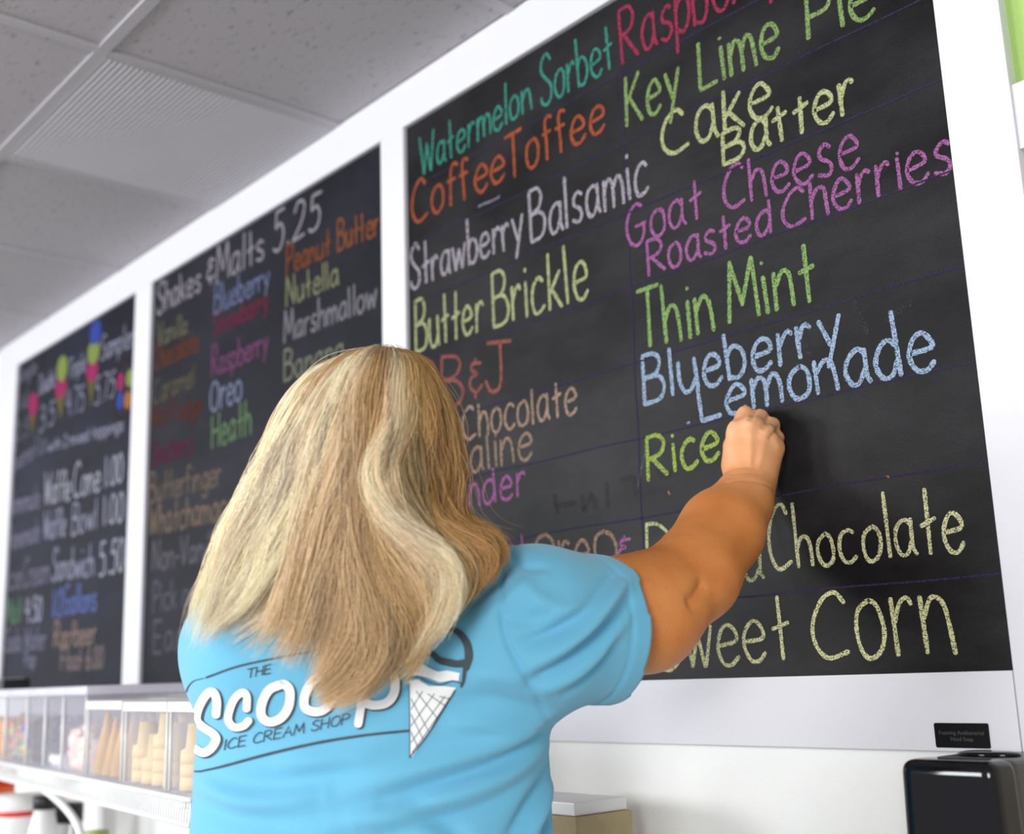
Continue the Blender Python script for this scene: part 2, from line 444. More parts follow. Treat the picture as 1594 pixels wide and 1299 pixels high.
def ribbon(strokes, width, y, step=.004):
    """strokes: list of (N,2) arrays in (x,z) of the board plane"""
    V, Fc = [], []; y_ = y
    for si, s in enumerate(strokes):
        y = y_ - .00004 * (si % 9)
        s = np.array(s, float)
        seg = np.linalg.norm(np.diff(s, axis=0), axis=1); L = np.concatenate([[0], np.cumsum(seg)])
        n = max(2, int(L[-1] / step) + 1)
        t = np.linspace(0, L[-1], n)
        q = np.stack([np.interp(t, L, s[:, 0]), np.interp(t, L, s[:, 1])], 1)
        d = np.gradient(q, axis=0) if n > 1 else np.array([[1, 0]] * n)
        d /= np.maximum(np.linalg.norm(d, axis=1, keepdims=True), 1e-9)
        nn = np.stack([-d[:, 1], d[:, 0]], 1)
        wv = width * .5 * (1 + rng.uniform(-.16, .16, n)); wv[0] *= .6; wv[-1] *= .6
        b = len(V)
        q0 = q[0] - d[0]*width*.2; q1 = q[-1] + d[-1]*width*.2
        q = np.vstack([q0, q, q1]); nn = np.vstack([nn[0], nn, nn[-1]]); wv = np.concatenate([[wv[0]*.5], wv, [wv[-1]*.5]])
        wv[1] = width*.45; wv[-2] = width*.45
        for i in range(len(q)):
            for sg in (1, -1):
                V.append((q[i, 0] + sg*nn[i, 0]*wv[i], y, q[i, 1] + sg*nn[i, 1]*wv[i]))
        for i in range(len(q) - 1):
            k = b + 2*i
            Fc.append((k, k+1, k+3, k+2))
    return V, Fc


def write(board, text, x0, y0, x1, y1, cap0, cap1, rgb, xh0=None, xh1=None, width=.0072, cover=.62, name='chalk_writing'):
    p0, p1 = onY(x0, y0, BY), onY(x1, y1, BY)
    u0, u1 = onY(x0, y0 - cap0, BY), onY(x1, y1 - cap1, BY)
    c0, c1 = u0.z - p0.z, u1.z - p1.z
    xh0 = cap0 * .58 if xh0 is None else xh0; xh1 = cap1 * .58 if xh1 is None else xh1
    h0, h1 = c0 * xh0 / cap0, c1 * xh1 / cap1
    tot = 0; lay = []
    for ch in text:
        if ch == ' ':
            tot += 3.2; continue
        wd = G[ch][0]; lay.append((ch, tot)); tot += wd + 1.5
    tot -= 1.5
    strokes = []
    for ch, ox in lay:
        jx, jy, js = random.uniform(-.15, .15), random.uniform(-.25, .25), random.uniform(-.05, .05)
        for st in G[ch][1].split('/'):
            sm = st.startswith('~'); pts = [tuple(map(float, a.split(','))) for a in st.lstrip('~').split()]
            pts = [(a + random.uniform(-.12, .12), b + random.uniform(-.15, .15)) for a, b in pts]
            a = catmull(pts, 6) if sm and len(pts) > 2 else np.array(pts)
            out = []
            for gx, gy in a:
                f = (ox + gx + jx + js*gy) / tot
                cp = c0 + (c1 - c0)*f; xh = h0 + (h1 - h0)*f
                if ch.isupper() or ch.isdigit() or ch in "/.'":
                    hz = gy / 10 * cp
                elif gy <= 6:
                    hz = gy / 6 * xh
                else:
                    hz = xh + (gy - 6) / 4 * (cp - xh)
                hz += jy * cp / 10 * .5
                out.append((p0.x + (p1.x - p0.x)*f, p0.z + (p1.z - p0.z)*f + hz))
            strokes.append(np.array(out))
    return strokes_obj(board, strokes, rgb, width, cover, name)


_lay = [0]
def strokes_obj(board, strokes, rgb, width, cover, name):
    _lay[0] += 1
    V, Fc = ribbon(strokes, width, BY - .0004 - (_lay[0] % 7) * .00005)
    me = bpy.data.meshes.new(name); me.from_pydata(V, [], Fc)
    o = link(name, me, chalk(rgb, cover)); o.parent = board; o.matrix_parent_inverse = board.matrix_world.inverted()
    return o


def px_strokes(board, polys, rgb, width, cover=.5, name='chalk_drawing', smooth=False):
    ss = []
    for pl in polys:
        q = [onY(a, b, BY) for a, b in pl]
        q = [(v.x, v.z) for v in q]
        ss.append(catmull(q, 6) if smooth else np.array(q))
    return strokes_obj(board, ss, rgb, width, cover, name)


def chalkboard(x0, x1, label, m=None):
    t = thing('chalkboard', label, 'chalkboard', ((x0 + x1)/2, BY, (ZT + ZB)/2))
    bpy.context.view_layer.update()
    o = obj('slate_panel', box(x0 + .0005, x1 - .0005, BY, WY - .0005, ZB + .0005, ZT - .0005), m or M['board'])
    o.parent = t; o.matrix_parent_inverse = t.matrix_world.inverted()
    return t


b3 = chalkboard(-1.862, -.6865, 'large chalkboard right of the others, listing flavours in coloured chalk, being written on')
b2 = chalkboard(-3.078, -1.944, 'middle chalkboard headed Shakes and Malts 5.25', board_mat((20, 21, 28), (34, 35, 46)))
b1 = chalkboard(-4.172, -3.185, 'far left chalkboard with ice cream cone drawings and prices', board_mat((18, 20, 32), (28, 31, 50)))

# ruled lines
PUR = (64, 52, 92)
for zz, xa in ((.10, -1.862), (.235, -1.862), (.36, -1.862), (.483, -1.862), (.61, -1.862), (.737, -1.862), (.86, -1.862), (.985, -1.862)):
    n = 40
    pts = np.array([(xa + (-.69 - xa)*i/n, EYE + zz + .0008*math.sin(i*.7 + zz*40)) for i in range(n + 1)])
    strokes_obj(b3, [pts], PUR, .0026, .7, 'ruled_line')
n = 40
strokes_obj(b3, [np.array([(-1.248 - .015*i/n + .001*math.sin(i), ZT - .01 - (ZT - ZB - .02)*i/n) for i in range(n+1)])], PUR, .0028, .7, 'ruled_line')

TEAL = (60, 172, 150); ORG = (204, 92, 52); GRY = (186, 178, 192); YEL = (196, 204, 140); CRI = (190, 52, 92); GRN = (138, 186, 92)
KEY = (150, 186, 104); CAKE = (206, 214, 144); PRP = (184, 102, 174); BLU = (166, 196, 232); BEI = (188, 154, 132); TAN = (176, 144, 120)
W = lambda *a, **k: write(b3, *a, **k)
W('Watermelon', 655, 274, 828, 170, 60, 66, TEAL, 34, 36, width=.006)
W('Sorbet', 843, 168, 956, 104, 82, 70, TEAL, 44, 44, width=.006)
W('Coffee', 643, 350, 787, 279, 66, 62, ORG, 44, 40, width=.007)
W('Toffee', 788, 282, 942, 203, 70, 66, ORG, 46, 42, width=.007)
W('Strawberry', 640, 452, 815, 376, 68, 76, GRY, 36, 40, width=.0072)
W('Balsamic', 828, 378, 1010, 298, 80, 82, GRY, 44, 50, width=.0072)
W('Butter', 648, 549, 752, 514, 80, 74, YEL, 46, 46)
W('Brickle', 770, 510, 916, 462, 84, 92, YEL, 52, 58)
W('PB', 648, 642, 722, 634, 80, 80, (172, 92, 88), 50, 50)
W('&', 732, 620, 752, 614, 66, 66, (172, 92, 88), 50, 50)
W('J', 756, 612, 792, 608, 78, 78, (176, 98, 86), 50, 50)
W('Chocolate', 721, 686, 898, 643, 50, 56, BEI, 36, 42, width=.006)
W('Praline', 688, 748, 828, 714, 50, 56, TAN, 36, 42, width=.006)
W('Lavender', 640, 812, 818, 772, 50, 56, PRP, 36, 38, width=.0058)
W('OreO', 834, 888, 962, 884, 56, 58, TAN, 44, 44, width=.0066)
W('&', 962, 880, 982, 876, 48, 48, PRP, 36, 36, width=.0055)
W('Mint', 752, 880, 822, 876, 44, 44, PRP, 28, 28, width=.005)
W('Raspberry', 970, 98, 1215, -32, 86, 80, CRI, 54, 54, width=.0066)
W('Key', 977, 197, 1058, 158, 78, 74, KEY, 52, 52)
W('Lime', 1090, 141, 1214, 84, 76, 78, KEY, 52, 56)
W('Pie', 1258, 62, 1362, 24, 74, 76, KEY, 56, 58)
W('Cake', 1033, 246, 1203, 178, 66, 66, CAKE, 54, 56)
W('Batter', 1128, 256, 1332, 172, 50, 62, CAKE, 44, 52)
W('Goat', 978, 388, 1094, 336, 66, 60, PRP, 42, 42, width=.006)
W('Cheese', 1128, 328, 1338, 258, 68, 68, PRP, 46, 52, width=.006)
W('Roasted', 1010, 430, 1202, 362, 54, 52, PRP, 38, 38, width=.006)
W('Cherries', 1219, 358, 1484, 266, 58, 64, PRP, 46, 52, width=.006)
W('Thin', 995, 545, 1112, 516, 96, 88, (152, 196, 106), 56, 60)
W('Mint', 1136, 503, 1273, 467, 94, 94, (152, 196, 106), 60, 62)
W('Blueberry', 1005, 630, 1312, 540, 76, 68, BLU, 50, 50)
W('Lemonade', 1092, 656, 1458, 572, 54, 112, BLU, 42, 62)
W('Rice', 1010, 748, 1121, 713, 66, 62, (176, 208, 84), 44, 44)
W('D', 1008, 893, 1046, 888, 78, 78, CAKE, width=.0056)
W('a', 1161, 906, 1189, 899, 50, 50, CAKE, 40, 40, width=.0056)
W('Chocolate', 1200, 888, 1503, 858, 102, 104, (238, 238, 176), 44, 62, width=.0056)
W('Sweet', 1028, 1046, 1232, 1026, 92, 102, (238, 238, 176), 64, 62, width=.0058)
W('Corn', 1268, 1028, 1490, 1018, 103, 103, (240, 242, 170), 88, 92, width=.0062)
# stray marks and rubbed-out traces
for pl in ([(862, 770), (868, 800)], [(862, 788), (895, 784)], [(905, 772), (910, 796), (920, 770), (928, 794)], [(944, 752), (946, 790)], [(965, 748), (985, 745), (990, 770)],
           [(1010, 700), (1030, 742), (1050, 730)], [(1245, 500), (1262, 560)], [(1330, 470), (1350, 520)], [(1380, 500), (1420, 470)]):
    px_strokes(b3, [pl], (74, 73, 78), .010, .35, 'chalk_smudge', smooth=len(pl) > 2)
px_strokes(b3, [[(745, 322), (757, 316), (768, 312), (778, 306)]], (150, 150, 184), .005, .5, 'chalk_smudge')
px_strokes(b3, [[(993, 760), (997, 735), (1006, 702)]], (120, 120, 122), .004, .4, 'chalk_smudge')
px_strokes(b3, [[(1041, 765), (1043, 771)]], (200, 140, 90), .004, .5, 'chalk_smudge')
px_strokes(b3, [[(1066, 792), (1072, 791)]], (180, 90, 80), .003, .5, 'chalk_smudge')
px_strokes(b3, [[(1380, 741), (1384, 743)]], (200, 140, 90), .003, .5, 'chalk_smudge')
px_strokes(b3, [[(1070, 659), (1074, 658)]], BLU, .004, .5, 'chalk_smudge')

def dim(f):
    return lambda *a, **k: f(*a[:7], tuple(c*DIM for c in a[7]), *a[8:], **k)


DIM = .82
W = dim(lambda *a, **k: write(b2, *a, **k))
k2 = dict(width=.0085, cover=.9)
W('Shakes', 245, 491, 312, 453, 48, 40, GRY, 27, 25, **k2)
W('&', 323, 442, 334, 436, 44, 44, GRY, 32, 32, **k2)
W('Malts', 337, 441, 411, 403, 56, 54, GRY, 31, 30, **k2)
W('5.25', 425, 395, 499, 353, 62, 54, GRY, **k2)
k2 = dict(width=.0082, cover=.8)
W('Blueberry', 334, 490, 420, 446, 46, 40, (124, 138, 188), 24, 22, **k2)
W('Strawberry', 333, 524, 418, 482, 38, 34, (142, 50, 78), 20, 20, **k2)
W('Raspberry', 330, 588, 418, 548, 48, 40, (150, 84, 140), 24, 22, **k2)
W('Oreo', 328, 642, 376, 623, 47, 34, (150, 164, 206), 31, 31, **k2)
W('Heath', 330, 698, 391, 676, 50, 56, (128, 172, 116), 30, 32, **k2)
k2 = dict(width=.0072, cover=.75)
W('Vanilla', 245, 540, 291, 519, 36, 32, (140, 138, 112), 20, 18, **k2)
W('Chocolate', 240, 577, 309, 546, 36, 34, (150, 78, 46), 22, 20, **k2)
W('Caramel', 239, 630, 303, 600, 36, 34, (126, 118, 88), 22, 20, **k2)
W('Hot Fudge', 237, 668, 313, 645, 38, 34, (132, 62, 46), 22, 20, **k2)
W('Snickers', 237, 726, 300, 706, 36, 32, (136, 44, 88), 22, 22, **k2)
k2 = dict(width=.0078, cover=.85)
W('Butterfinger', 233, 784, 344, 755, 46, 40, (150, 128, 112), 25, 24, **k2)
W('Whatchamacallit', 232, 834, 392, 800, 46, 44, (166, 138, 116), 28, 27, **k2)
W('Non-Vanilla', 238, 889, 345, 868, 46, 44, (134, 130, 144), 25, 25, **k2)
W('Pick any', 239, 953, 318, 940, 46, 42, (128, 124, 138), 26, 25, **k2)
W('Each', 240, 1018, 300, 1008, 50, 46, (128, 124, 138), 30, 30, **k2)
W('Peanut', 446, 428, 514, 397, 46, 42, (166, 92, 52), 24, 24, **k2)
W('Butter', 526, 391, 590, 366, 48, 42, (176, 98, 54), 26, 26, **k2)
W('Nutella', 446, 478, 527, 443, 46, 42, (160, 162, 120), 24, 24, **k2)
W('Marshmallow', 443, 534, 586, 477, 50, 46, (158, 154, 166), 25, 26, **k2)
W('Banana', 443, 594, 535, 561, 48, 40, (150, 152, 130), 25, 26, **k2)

W = dim(lambda *a, **k: write(b1, *a, **k))
DIM = 1.0
k1 = dict(width=.0064, cover=1.0)
GR1 = (150, 150, 178); GR2 = (122, 120, 146)
W('Single', 27, 600, 57, 580, 24, 24, GR2, 13, 13, **k1)
W('Kid', 25, 642, 43, 632, 26, 26, GR2, 15, 15, **k1)
W('2.5', 24, 688, 43, 678, 28, 26, GR2, **k1)
W('Double', 61, 616, 86, 601, 30, 28, GR1, 17, 17, **k1)
W('3.5', 61, 674, 85, 658, 38, 34, GR1, **k1)
W('Triple', 107, 592, 133, 577, 32, 30, GR1, 18, 18, **k1)
W('4.75', 103, 650, 131, 638, 42, 38, GR1, **k1)
W('Sampler', 157, 562, 208, 538, 38, 38, GR1, 21, 21, **k1)
W('5.75', 148, 632, 178, 616, 42, 38, GR1, **k1)
W('Gourmet Ice', 20, 736, 72, 702, 34, 36, GR2, 18, 18, **k1)
W('with 2 mixed toppings', 75, 704, 192, 670, 18, 20, GR1, 11, 12, **k1)
k1 = dict(width=.0085, cover=1.2)
W('Homemade', 15, 802, 62, 790, 36, 36, GR2, 20, 20, **k1)
W('Waffle', 69, 786, 109, 778, 48, 46, (172, 172, 192), 26, 26, **k1)
W('Cone', 114, 776, 155, 764, 54, 48, (172, 172, 192), 30, 28, **k1)
W('1.00', 163, 759, 191, 749, 46, 44, (172, 172, 192), **k1)
W('Homemade', 14, 857, 62, 842, 36, 36, GR2, 20, 20, **k1)
W('Waffle', 68, 841, 102, 834, 44, 44, GR1, 24, 24, **k1)
W('Bowl', 112, 834, 150, 822, 48, 46, GR1, 27, 26, **k1)
W('1.00', 161, 817, 191, 811, 44, 44, (172, 172, 192), **k1)
W('Ice', 10, 920, 32, 914, 42, 42, GR2, 22, 22, **k1)
W('Cream', 36, 914, 76, 907, 44, 44, GR2, 24, 24, **k1)
W('Sandwich', 81, 905, 146, 896, 50, 48, GR1, 26, 26, **k1)
W('5.50', 155, 898, 192, 888, 52, 50, (172, 172, 192), **k1)
W('Malt', 9, 973, 34, 970, 40, 40, (96, 140, 108), 24, 24, **k1)
W('4.50', 40, 970, 64, 967, 38, 38, (168, 168, 196), **k1)
W('1/2', 82, 962, 96, 960, 42, 42, (100, 120, 196), **k1)
W('Gallons', 99, 957, 150, 950, 46, 42, (100, 120, 196), 24, 24, **k1)
W('Soda Water', 8, 1016, 71, 1010, 36, 36, GR2, 20, 20, **k1)
W('Rootbeer', 84, 1009, 148, 1002, 40, 38, (150, 126, 116), 22, 22, **k1)
W('Pop', 38, 1040, 55, 1037, 24, 24, GR2, 14, 14, **k1)
W('Float 6.00', 95, 1044, 160, 1040, 34, 34, (140, 122, 122), 19, 19, **k1)


def fill_poly(board, pts, rgb, name):
    q = [onY(a, b, BY) for a, b in pts]
    _lay[0] += 1
    bm = bmesh.new(); vs = [bm.verts.new((v.x, BY - .0004 - (_lay[0] % 7)*.00005, v.z)) for v in q]
    bm.faces.new(vs); bmesh.ops.triangulate(bm, faces=bm.faces)
    o = obj(name, bm, chalk(rgb, 1.3)); o.parent = board; o.matrix_parent_inverse = board.matrix_world.inverted()


def blob(cx, cy, rx, ry, slope=-.55):
    return [(cx + rx*math.cos(a), cy + ry*math.sin(a) + slope*rx*math.cos(a)) for a in [2*math.pi*k/16 for k in range(16)]]


MAG = (172, 44, 100); LIM = (138, 158, 72); BL = (54, 76, 176); CON = (108, 100, 54)
def drawn_cone(x, ytip, ytop, w_):
    fill_poly(b1, [(x - w_, ytop + w_*.5), (x + w_, ytop - w_*.5), (x - 1, ytip)], CON, 'chalk_drawing')
drawn_cone(51, 682, 645, 5); fill_poly(b1, blob(52, 630, 7, 19), MAG, 'chalk_drawing')
drawn_cone(95, 656, 614, 8); fill_poly(b1, blob(95, 604, 9, 16), MAG, 'chalk_drawing'); fill_poly(b1, blob(97, 574, 8.5, 20), LIM, 'chalk_drawing')
drawn_cone(143, 638, 584, 7); fill_poly(b1, blob(144, 577, 9, 17), MAG, 'chalk_drawing'); fill_poly(b1, blob(146, 548, 9.5, 19), LIM, 'chalk_drawing'); fill_poly(b1, blob(149, 518, 9, 19), BL, 'chalk_drawing')
for cx, cy, c in ((188, 595, MAG), (202, 589, LIM), (187, 624, BL), (199, 623, (182, 112, 52))):
    fill_poly(b1, blob(cx, cy, 5.5, 14), c, 'chalk_drawing')
px_strokes(b1, [[(180, 640), (178, 600), (186, 570), (200, 560), (208, 575), (207, 620), (198, 648), (184, 652), (180, 640)]], (92, 40, 52), .006, .5, smooth=True)

# ================================================================== RIGHT END: SOAP DISPENSER AND ITS LABEL
t = thing('soap_dispenser', 'glossy black wall-mounted soap dispenser at the lower right, under the small black label', 'soap dispenser', (-.692, 1.30, EYE - .20))
T = t.location
def rbox(x0, x1, y0, y1, z0, z1, bev, taper=0.0, seg=5):
    b = bmesh.new(); bmesh.ops.create_cube(b, size=1)
    for v in b.verts:
        tx = taper if v.co.z > 0 else 0
        x = x0 + (v.co.x + .5)*(x1 - x0); x += tx if v.co.x < 0 else -tx
        v.co = Vector((x, y0 + (v.co.y + .5)*(y1 - y0), z0 + (v.co.z + .5)*(z1 - z0)))
    bmesh.ops.bevel(b, geom=list(b.edges), offset=bev, segments=seg, affect='EDGES', profile=.6)
    return b
def shift(b, o):
    for v in b.verts: v.co -= Vector(o)
    return b
obj('housing', shift(rbox(-.752, -.632, 1.236, WY, EYE - .33, EYE - .1025, .012, .007), T), M['side_black'], t, True)
obj('cover', shift(rbox(-.7525, -.6315, 1.192, 1.246, EYE - .32, EYE - .1012, .0165, .006, 7), T), M['gloss_black'], t, True)
b = lathe([(0, 0), (.030, 0), (.034, .0015), (.030, .004), (.024, .0052), (0, .0056)], 40)
for v in b.verts: v.co = Vector((v.co.x*1.1 - .690 - T[0], v.co.y*.62 + 1.285 - T[1], v.co.z + EYE - .1025 - T[2]))
obj('lock_cap', b, M['gloss_black'], t, True)
obj('push_bar', shift(rbox(-.735, -.65, 1.19, 1.25, EYE - .40, EYE - .345, .01), T), M['gloss_black'], t, True)
obj('nozzle', shift(lathe([(.012, 0), (.016, .05)], 16, centre=(-.69, 1.26, EYE - .375)), T), M['side_black'], t, True)

t = thing('label_plate', 'small black plate with grey lettering stuck on the white frame above the soap dispenser', 'sign', (-.7585, FY, EYE - .0857))
b = bmesh.new(); pp = []
for cx_, cz_, a0_ in ((.0325, .0123, 0), (-.0325, .0123, 90), (-.0325, -.0123, 180), (.0325, -.0123, 270)):
    for q_ in range(5):
        an_ = math.radians(a0_ + q_*22.5); pp.append((cx_ + .002*math.cos(an_), cz_ + .002*math.sin(an_)))
f_ = b.faces.new([b.verts.new((x, -.0016, z)) for x, z in pp])
g_ = bmesh.ops.extrude_face_region(b, geom=[f_])
for v in [v for v in g_['geom'] if isinstance(v, bmesh.types.BMVert)]: v.co.y = .0002
bmesh.ops.recalc_face_normals(b, faces=b.faces)
obj('plate', b, M['label_black'], t)
def text_mesh(s, size, loc, parent, m, name='lettering', align='CENTER'):
    cu = bpy.data.curves.new('txt', 'FONT'); cu.body = s; cu.size = size; cu.align_x = align; cu.extrude = .0001
    o = bpy.data.objects.new('txt', cu); COL.objects.link(o); dg = bpy.context.evaluated_depsgraph_get()
    me = bpy.data.meshes.new_from_object(o.evaluated_get(dg)); bpy.data.objects.remove(o)
    q = link(name, me, m, parent); q.location = loc; q.rotation_euler = (math.pi/2, 0, 0)
    return q
text_mesh('Foaming Antibacterial', .0066, (0, -.0018, .001), t, M['label_grey'])
text_mesh('Hand Soap', .0066, (0, -.0018, -.0062), t, M['label_grey'])

# ================================================================== LEFT END: COUNTER, SHELF, BINS
CTZ = EYE - .42
t = thing('worktop', 'long pale worktop running along the wall under the chalkboards', 'worktop', (-2.4, 1.18, CTZ))
obj('slab', box(-1.9, 1.95, -.19, .192, -.035, 0, bevel=.003), M['counter'], t)
for k in range(6):
    x0 = -4.28 + k * .64
    c = thing('base_cabinet', 'white base cabinet under the worktop, %s from the left' % ('first', 'second', 'third', 'fourth', 'fifth', 'sixth')[k], 'cabinet', (x0 + .31, 1.19, 0), group='base cabinets under the worktop')
    obj('body', box(-.31, .31, -.15, .18, .08, CTZ - .037), M['cabinet'], c)
    d = obj('door', box(-.305, .305, -.168, -.1505, .1, CTZ - .045, bevel=.002), M['cabinet'], c)
    obj('handle', tube([(.26, -.17, .62), (.26, -.19, .62), (.26, -.19, .74), (.26, -.17, .74)], .005), M['steel'], d, True)
    obj('plinth', box(-.31, .31, -.12, .18, 0, .08), M['cabinet'], c)

SA = Vector((-3.10, 1.02, EYE - .164)); SB = Vector((-1.72, .845, EYE - .164))
SU = (SB - SA); SLEN = SU.length; SU.normalize(); SV = Vector((-SU.y, SU.x, 0))
SRZ = math.atan2(SU.y, SU.x)
def su(px, v=0.0, py=1150):          # distance along the shelf of a photo column, v behind its front edge
    r = ray(px, py); o = Vector((0, 0, EYE)); base = SA + SV*v
    # ray in the vertical plane base + u*SU
    n = SV; t_ = (base - o).dot(n) / r.dot(n); p = o + r*t_
    return (p - base).dot(SU)
shelf = thing('wire_shelf', 'white coated wire shelf holding the clear bins, left of the person', 'shelf', SA, SRZ)
U0 = -.35
obj('front_rail', tube([(U0, 0, 0), (SLEN, 0, 0)], .0045), M['wire'], shelf, True)
obj('lower_rail', tube([(U0, 0, -.036), (SLEN, 0, -.036)], .0045), M['wire'], shelf, True)
obj('back_rail', tube([(U0, .27, 0), (SLEN, .27, 0)], .0045), M['wire'], shelf, True)
obj('middle_rail', tube([(U0, .14, -.006), (SLEN, .14, -.006)], .004), M['wire'], shelf, True)
b = bmesh.new(); n = int((SLEN - U0) / .0125)
for k in range(n + 1):
    x = U0 + (SLEN - U0)*k/n
    tube([(x, .27, .003), (x, 0, .003), (x, -.002, -.036)], .0018, b, 5)
obj('cross_wires', b, M['wire'], shelf)['kind'] = 'stuff'
for uu in (0.02, .62, SLEN - .05):
    p = SA + SU*uu; back = (WY - .006 - p.y) / SV.y
    br = bmesh.new(); tube([(uu, 0, -.012), (uu, back, -.012)], .005, br); tube([(uu, .05, -.014), (uu, back, -.07)], .005, br)
    obj('bracket', br, M['wire'], shelf, True)


def bin_(px0, px1, v0, dep, h, m_lid, label, lid=True, rimh=.014, grp='clear bins on the wire shelf'):
    a, c = su(px0, v0), su(px1, v0)
    wd = c - a - .004
    p = SA + SU*(a + .002) + SV*v0
    t = thing('storage_bin', label, 'storage bin', (p.x, p.y, SA.z + .0052), SRZ, grp)
    th = .0025
    b = box(0, wd, 0, th, 0, h); box(0, wd, dep - th, dep, 0, h, bm=b); box(0, th, th, dep - th, 0, h, bm=b)
    box(wd - th, wd, th, dep - th, 0, h, bm=b); box(th, wd - th, th, dep - th, 0, th, bm=b)
    obj('body', b, M['clear'], t)
    if lid:
        obj('lid', rbox(-.002, wd + .002, -.004, dep + .004, h + .0005, h + .019, .004, 0, 2), m_lid, t, True)
    else:
        b = box(-.003, wd + .003, -.006, 0, h - rimh, h + .002, bevel=.0015); box(-.003, wd + .003, dep, dep + .006, h - rimh, h + .002, bm=b, bevel=.0015)
        box(-.006, -.0005, -.006, dep + .006, h - rimh, h + .002, bm=b, bevel=.0015); box(wd + .0005, wd + .006, -.006, dep + .006, h - rimh, h + .002, bm=b, bevel=.0015)
        obj('rim', b, m_lid, t)
    # moulded corner ribs, bright at the edges
    for x in (0, wd):
        obj('corner_rib', tube([(x, -.001, .002), (x, -.001, h - .002)], .0028, None, 6), M['rim'], t, True)
    return t, wd, dep, h


0 and print('SU', [(p, v, round(su(p, v), 3)) for p, v in ((98, 0), (134, 0), (137, 0), (160, .15), (253, .15), (192, 0), (262, 0))], SLEN)


def heap(binfo, m, top, label, cat, size=.012, n=150, name='candy_heap', zbase=0.0, core=True):
    t, wd, dep, h = binfo
    b = bmesh.new(); R = random.Random(int(wd*1e5) + n)
    if core: box(.012, wd - .012, .012, dep - .012, .004 + zbase, zbase + (top - zbase)*.75, bm=b)
    for k in range(n):
        s = size * R.uniform(.7, 1.2); z = zbase + .004 + s + R.random()*(top - zbase - 2*s)
        edge = R.random() < .7
        x = R.uniform(s + .004, wd - s - .004); y = s*.8 + .004 if edge else R.uniform(s + .004, dep - s - .004)
        if not edge: z = top - s*R.random()
        c = bmesh.new(); bmesh.ops.create_icosphere(c, subdivisions=1, radius=s)
        for q in c.verts: q.co = Vector((q.co.x*R.uniform(.7, 1), q.co.y*.7, q.co.z*R.uniform(.6, 1))) + Vector((x, y, z))
        me = bpy.data.meshes.new('t'); c.to_mesh(me); c.free(); b.from_mesh(me); bpy.data.meshes.remove(me)
    o = obj(name, b, m, None, True)
    bpy.context.view_layer.update()
    o.matrix_world = t.matrix_world.copy()
    tag(o, label, cat, kind='stuff')
    return o


HT = .150
b_ = bin_(-24, 8, 0.01, .22, HT, M['lid'], 'narrow clear lidded bin of orange-brown sweets at the left end of the shelf')
heap(b_, M['caramel'], .10, 'orange-brown sweets in the leftmost narrow bin', 'candy')
b_ = bin_(8, 42, 0.01, .22, HT, M['lid'], 'narrow clear lidded bin of rainbow-coloured sweets')
o = heap(b_, None, .092, 'rainbow-coloured sweets in the second narrow bin from the left', 'candy', .009, 320, core=False)
for nm in ('green', 'yellow', 'red_c', 'blue', 'purple'):
    o.data.materials.append(M['candy_' + nm])
for p_ in o.data.polygons: p_.material_index = (p_.index // 20) % 5
b_ = bin_(42, 70, 0.01, .22, HT, M['lid'], 'narrow clear lidded bin of dark chocolate pieces')
heap(b_, M['cocoa'], .10, 'dark chocolate pieces in the third narrow bin', 'candy')
b_ = bin_(70, 98, 0.01, .22, HT, M['lid'], 'narrow clear lidded bin, grey crumbs above white marshmallows')
heap(b_, M['white_sweet'], .03, 'white marshmallows at the bottom of the fourth bin', 'candy', .012, 60)
heap(b_, M['grey_sweet'], .105, 'grey cookie crumbs above the white marshmallows', 'candy', .008, 90, zbase=.032)
b_ = bin_(98, 134, 0.01, .22, HT, M['lid'], 'clear lidded bin of pink and cream sweets beside the wafer cone bins')
heap(b_, M['pink'], .088, 'pink and cream sweets in the clear bin left of the cones', 'candy')

cone_me = {}
def cone_mesh(kind):
    if kind in cone_me: return cone_me[kind]
    if kind == 'cup':
        b = lathe([(.0, 0), (.0135, 0), (.0165, .036), (.0235, .040), (.0245, .060), (.0225, .060), (.0215, .043), (.015, .039), (.012, .004), (0, .004)], 22)
    else:
        b = lathe([(.0, 0), (.003, .002), (.024, .105), (.0225, .105), (.002, .006), (0, .006)], 22)
    me = bpy.data.meshes.new('cone_' + kind); b.to_mesh(me); b.free()
    me.polygons.foreach_set('use_smooth', [True]*len(me.polygons)); me.materials.append(M['cone' if kind == 'cup' else 'sugar_cone'])
    cone_me[kind] = me; return me
def cones(binfo, label, grp, cols, kinds):
    t, wd, dep, h = binfo
    bpy.context.view_layer.update()
    nx = max(1, int(wd / .0505))
    for i in range(nx):
        for j in range(2):
            for k in range(cols[(i + j) % len(cols)]):
                x = (i + .5) * wd / nx; y = .028 + j * .052
                o = link('wafer_cone', cone_mesh(kinds), None)
                o.matrix_world = t.matrix_world @ Matrix.Translation((x, y, .0035 + .0605 + k*.0195)) @ Matrix.Rotation(math.pi, 4, 'X') if kinds == 'cup' else t.matrix_world @ Matrix.Translation((x, y, .110 + k*.012)) @ Matrix.Rotation(math.pi, 4, 'X')
                ORD = ('first', 'second', 'third', 'fourth', 'fifth'); tag(o, '%s, %s from the left, %s row, %s up' % (label, ORD[i], ('front', 'back')[j], ORD[k]), 'wafer cone', grp)
b_ = bin_(137, 192, 0.008, .115, .138, M['rim'], 'open-topped clear bin of tan sugar cones, left of the pale cone bin', lid=False)
cones(b_, 'tan sugar cone in the left cone bin', 'sugar cones in the left cone bin', (2, 1, 2), 'sugar')
b_ = bin_(196, 262, 0.004, .115, .136, M['rim'], 'wide open-topped clear bin of pale wafer cups in the middle of the cone bins', lid=False)
cones(b_, 'pale wafer cup in the middle cone bin', 'wafer cup cones in the middle cone bin', (3, 2, 4), 'cup')
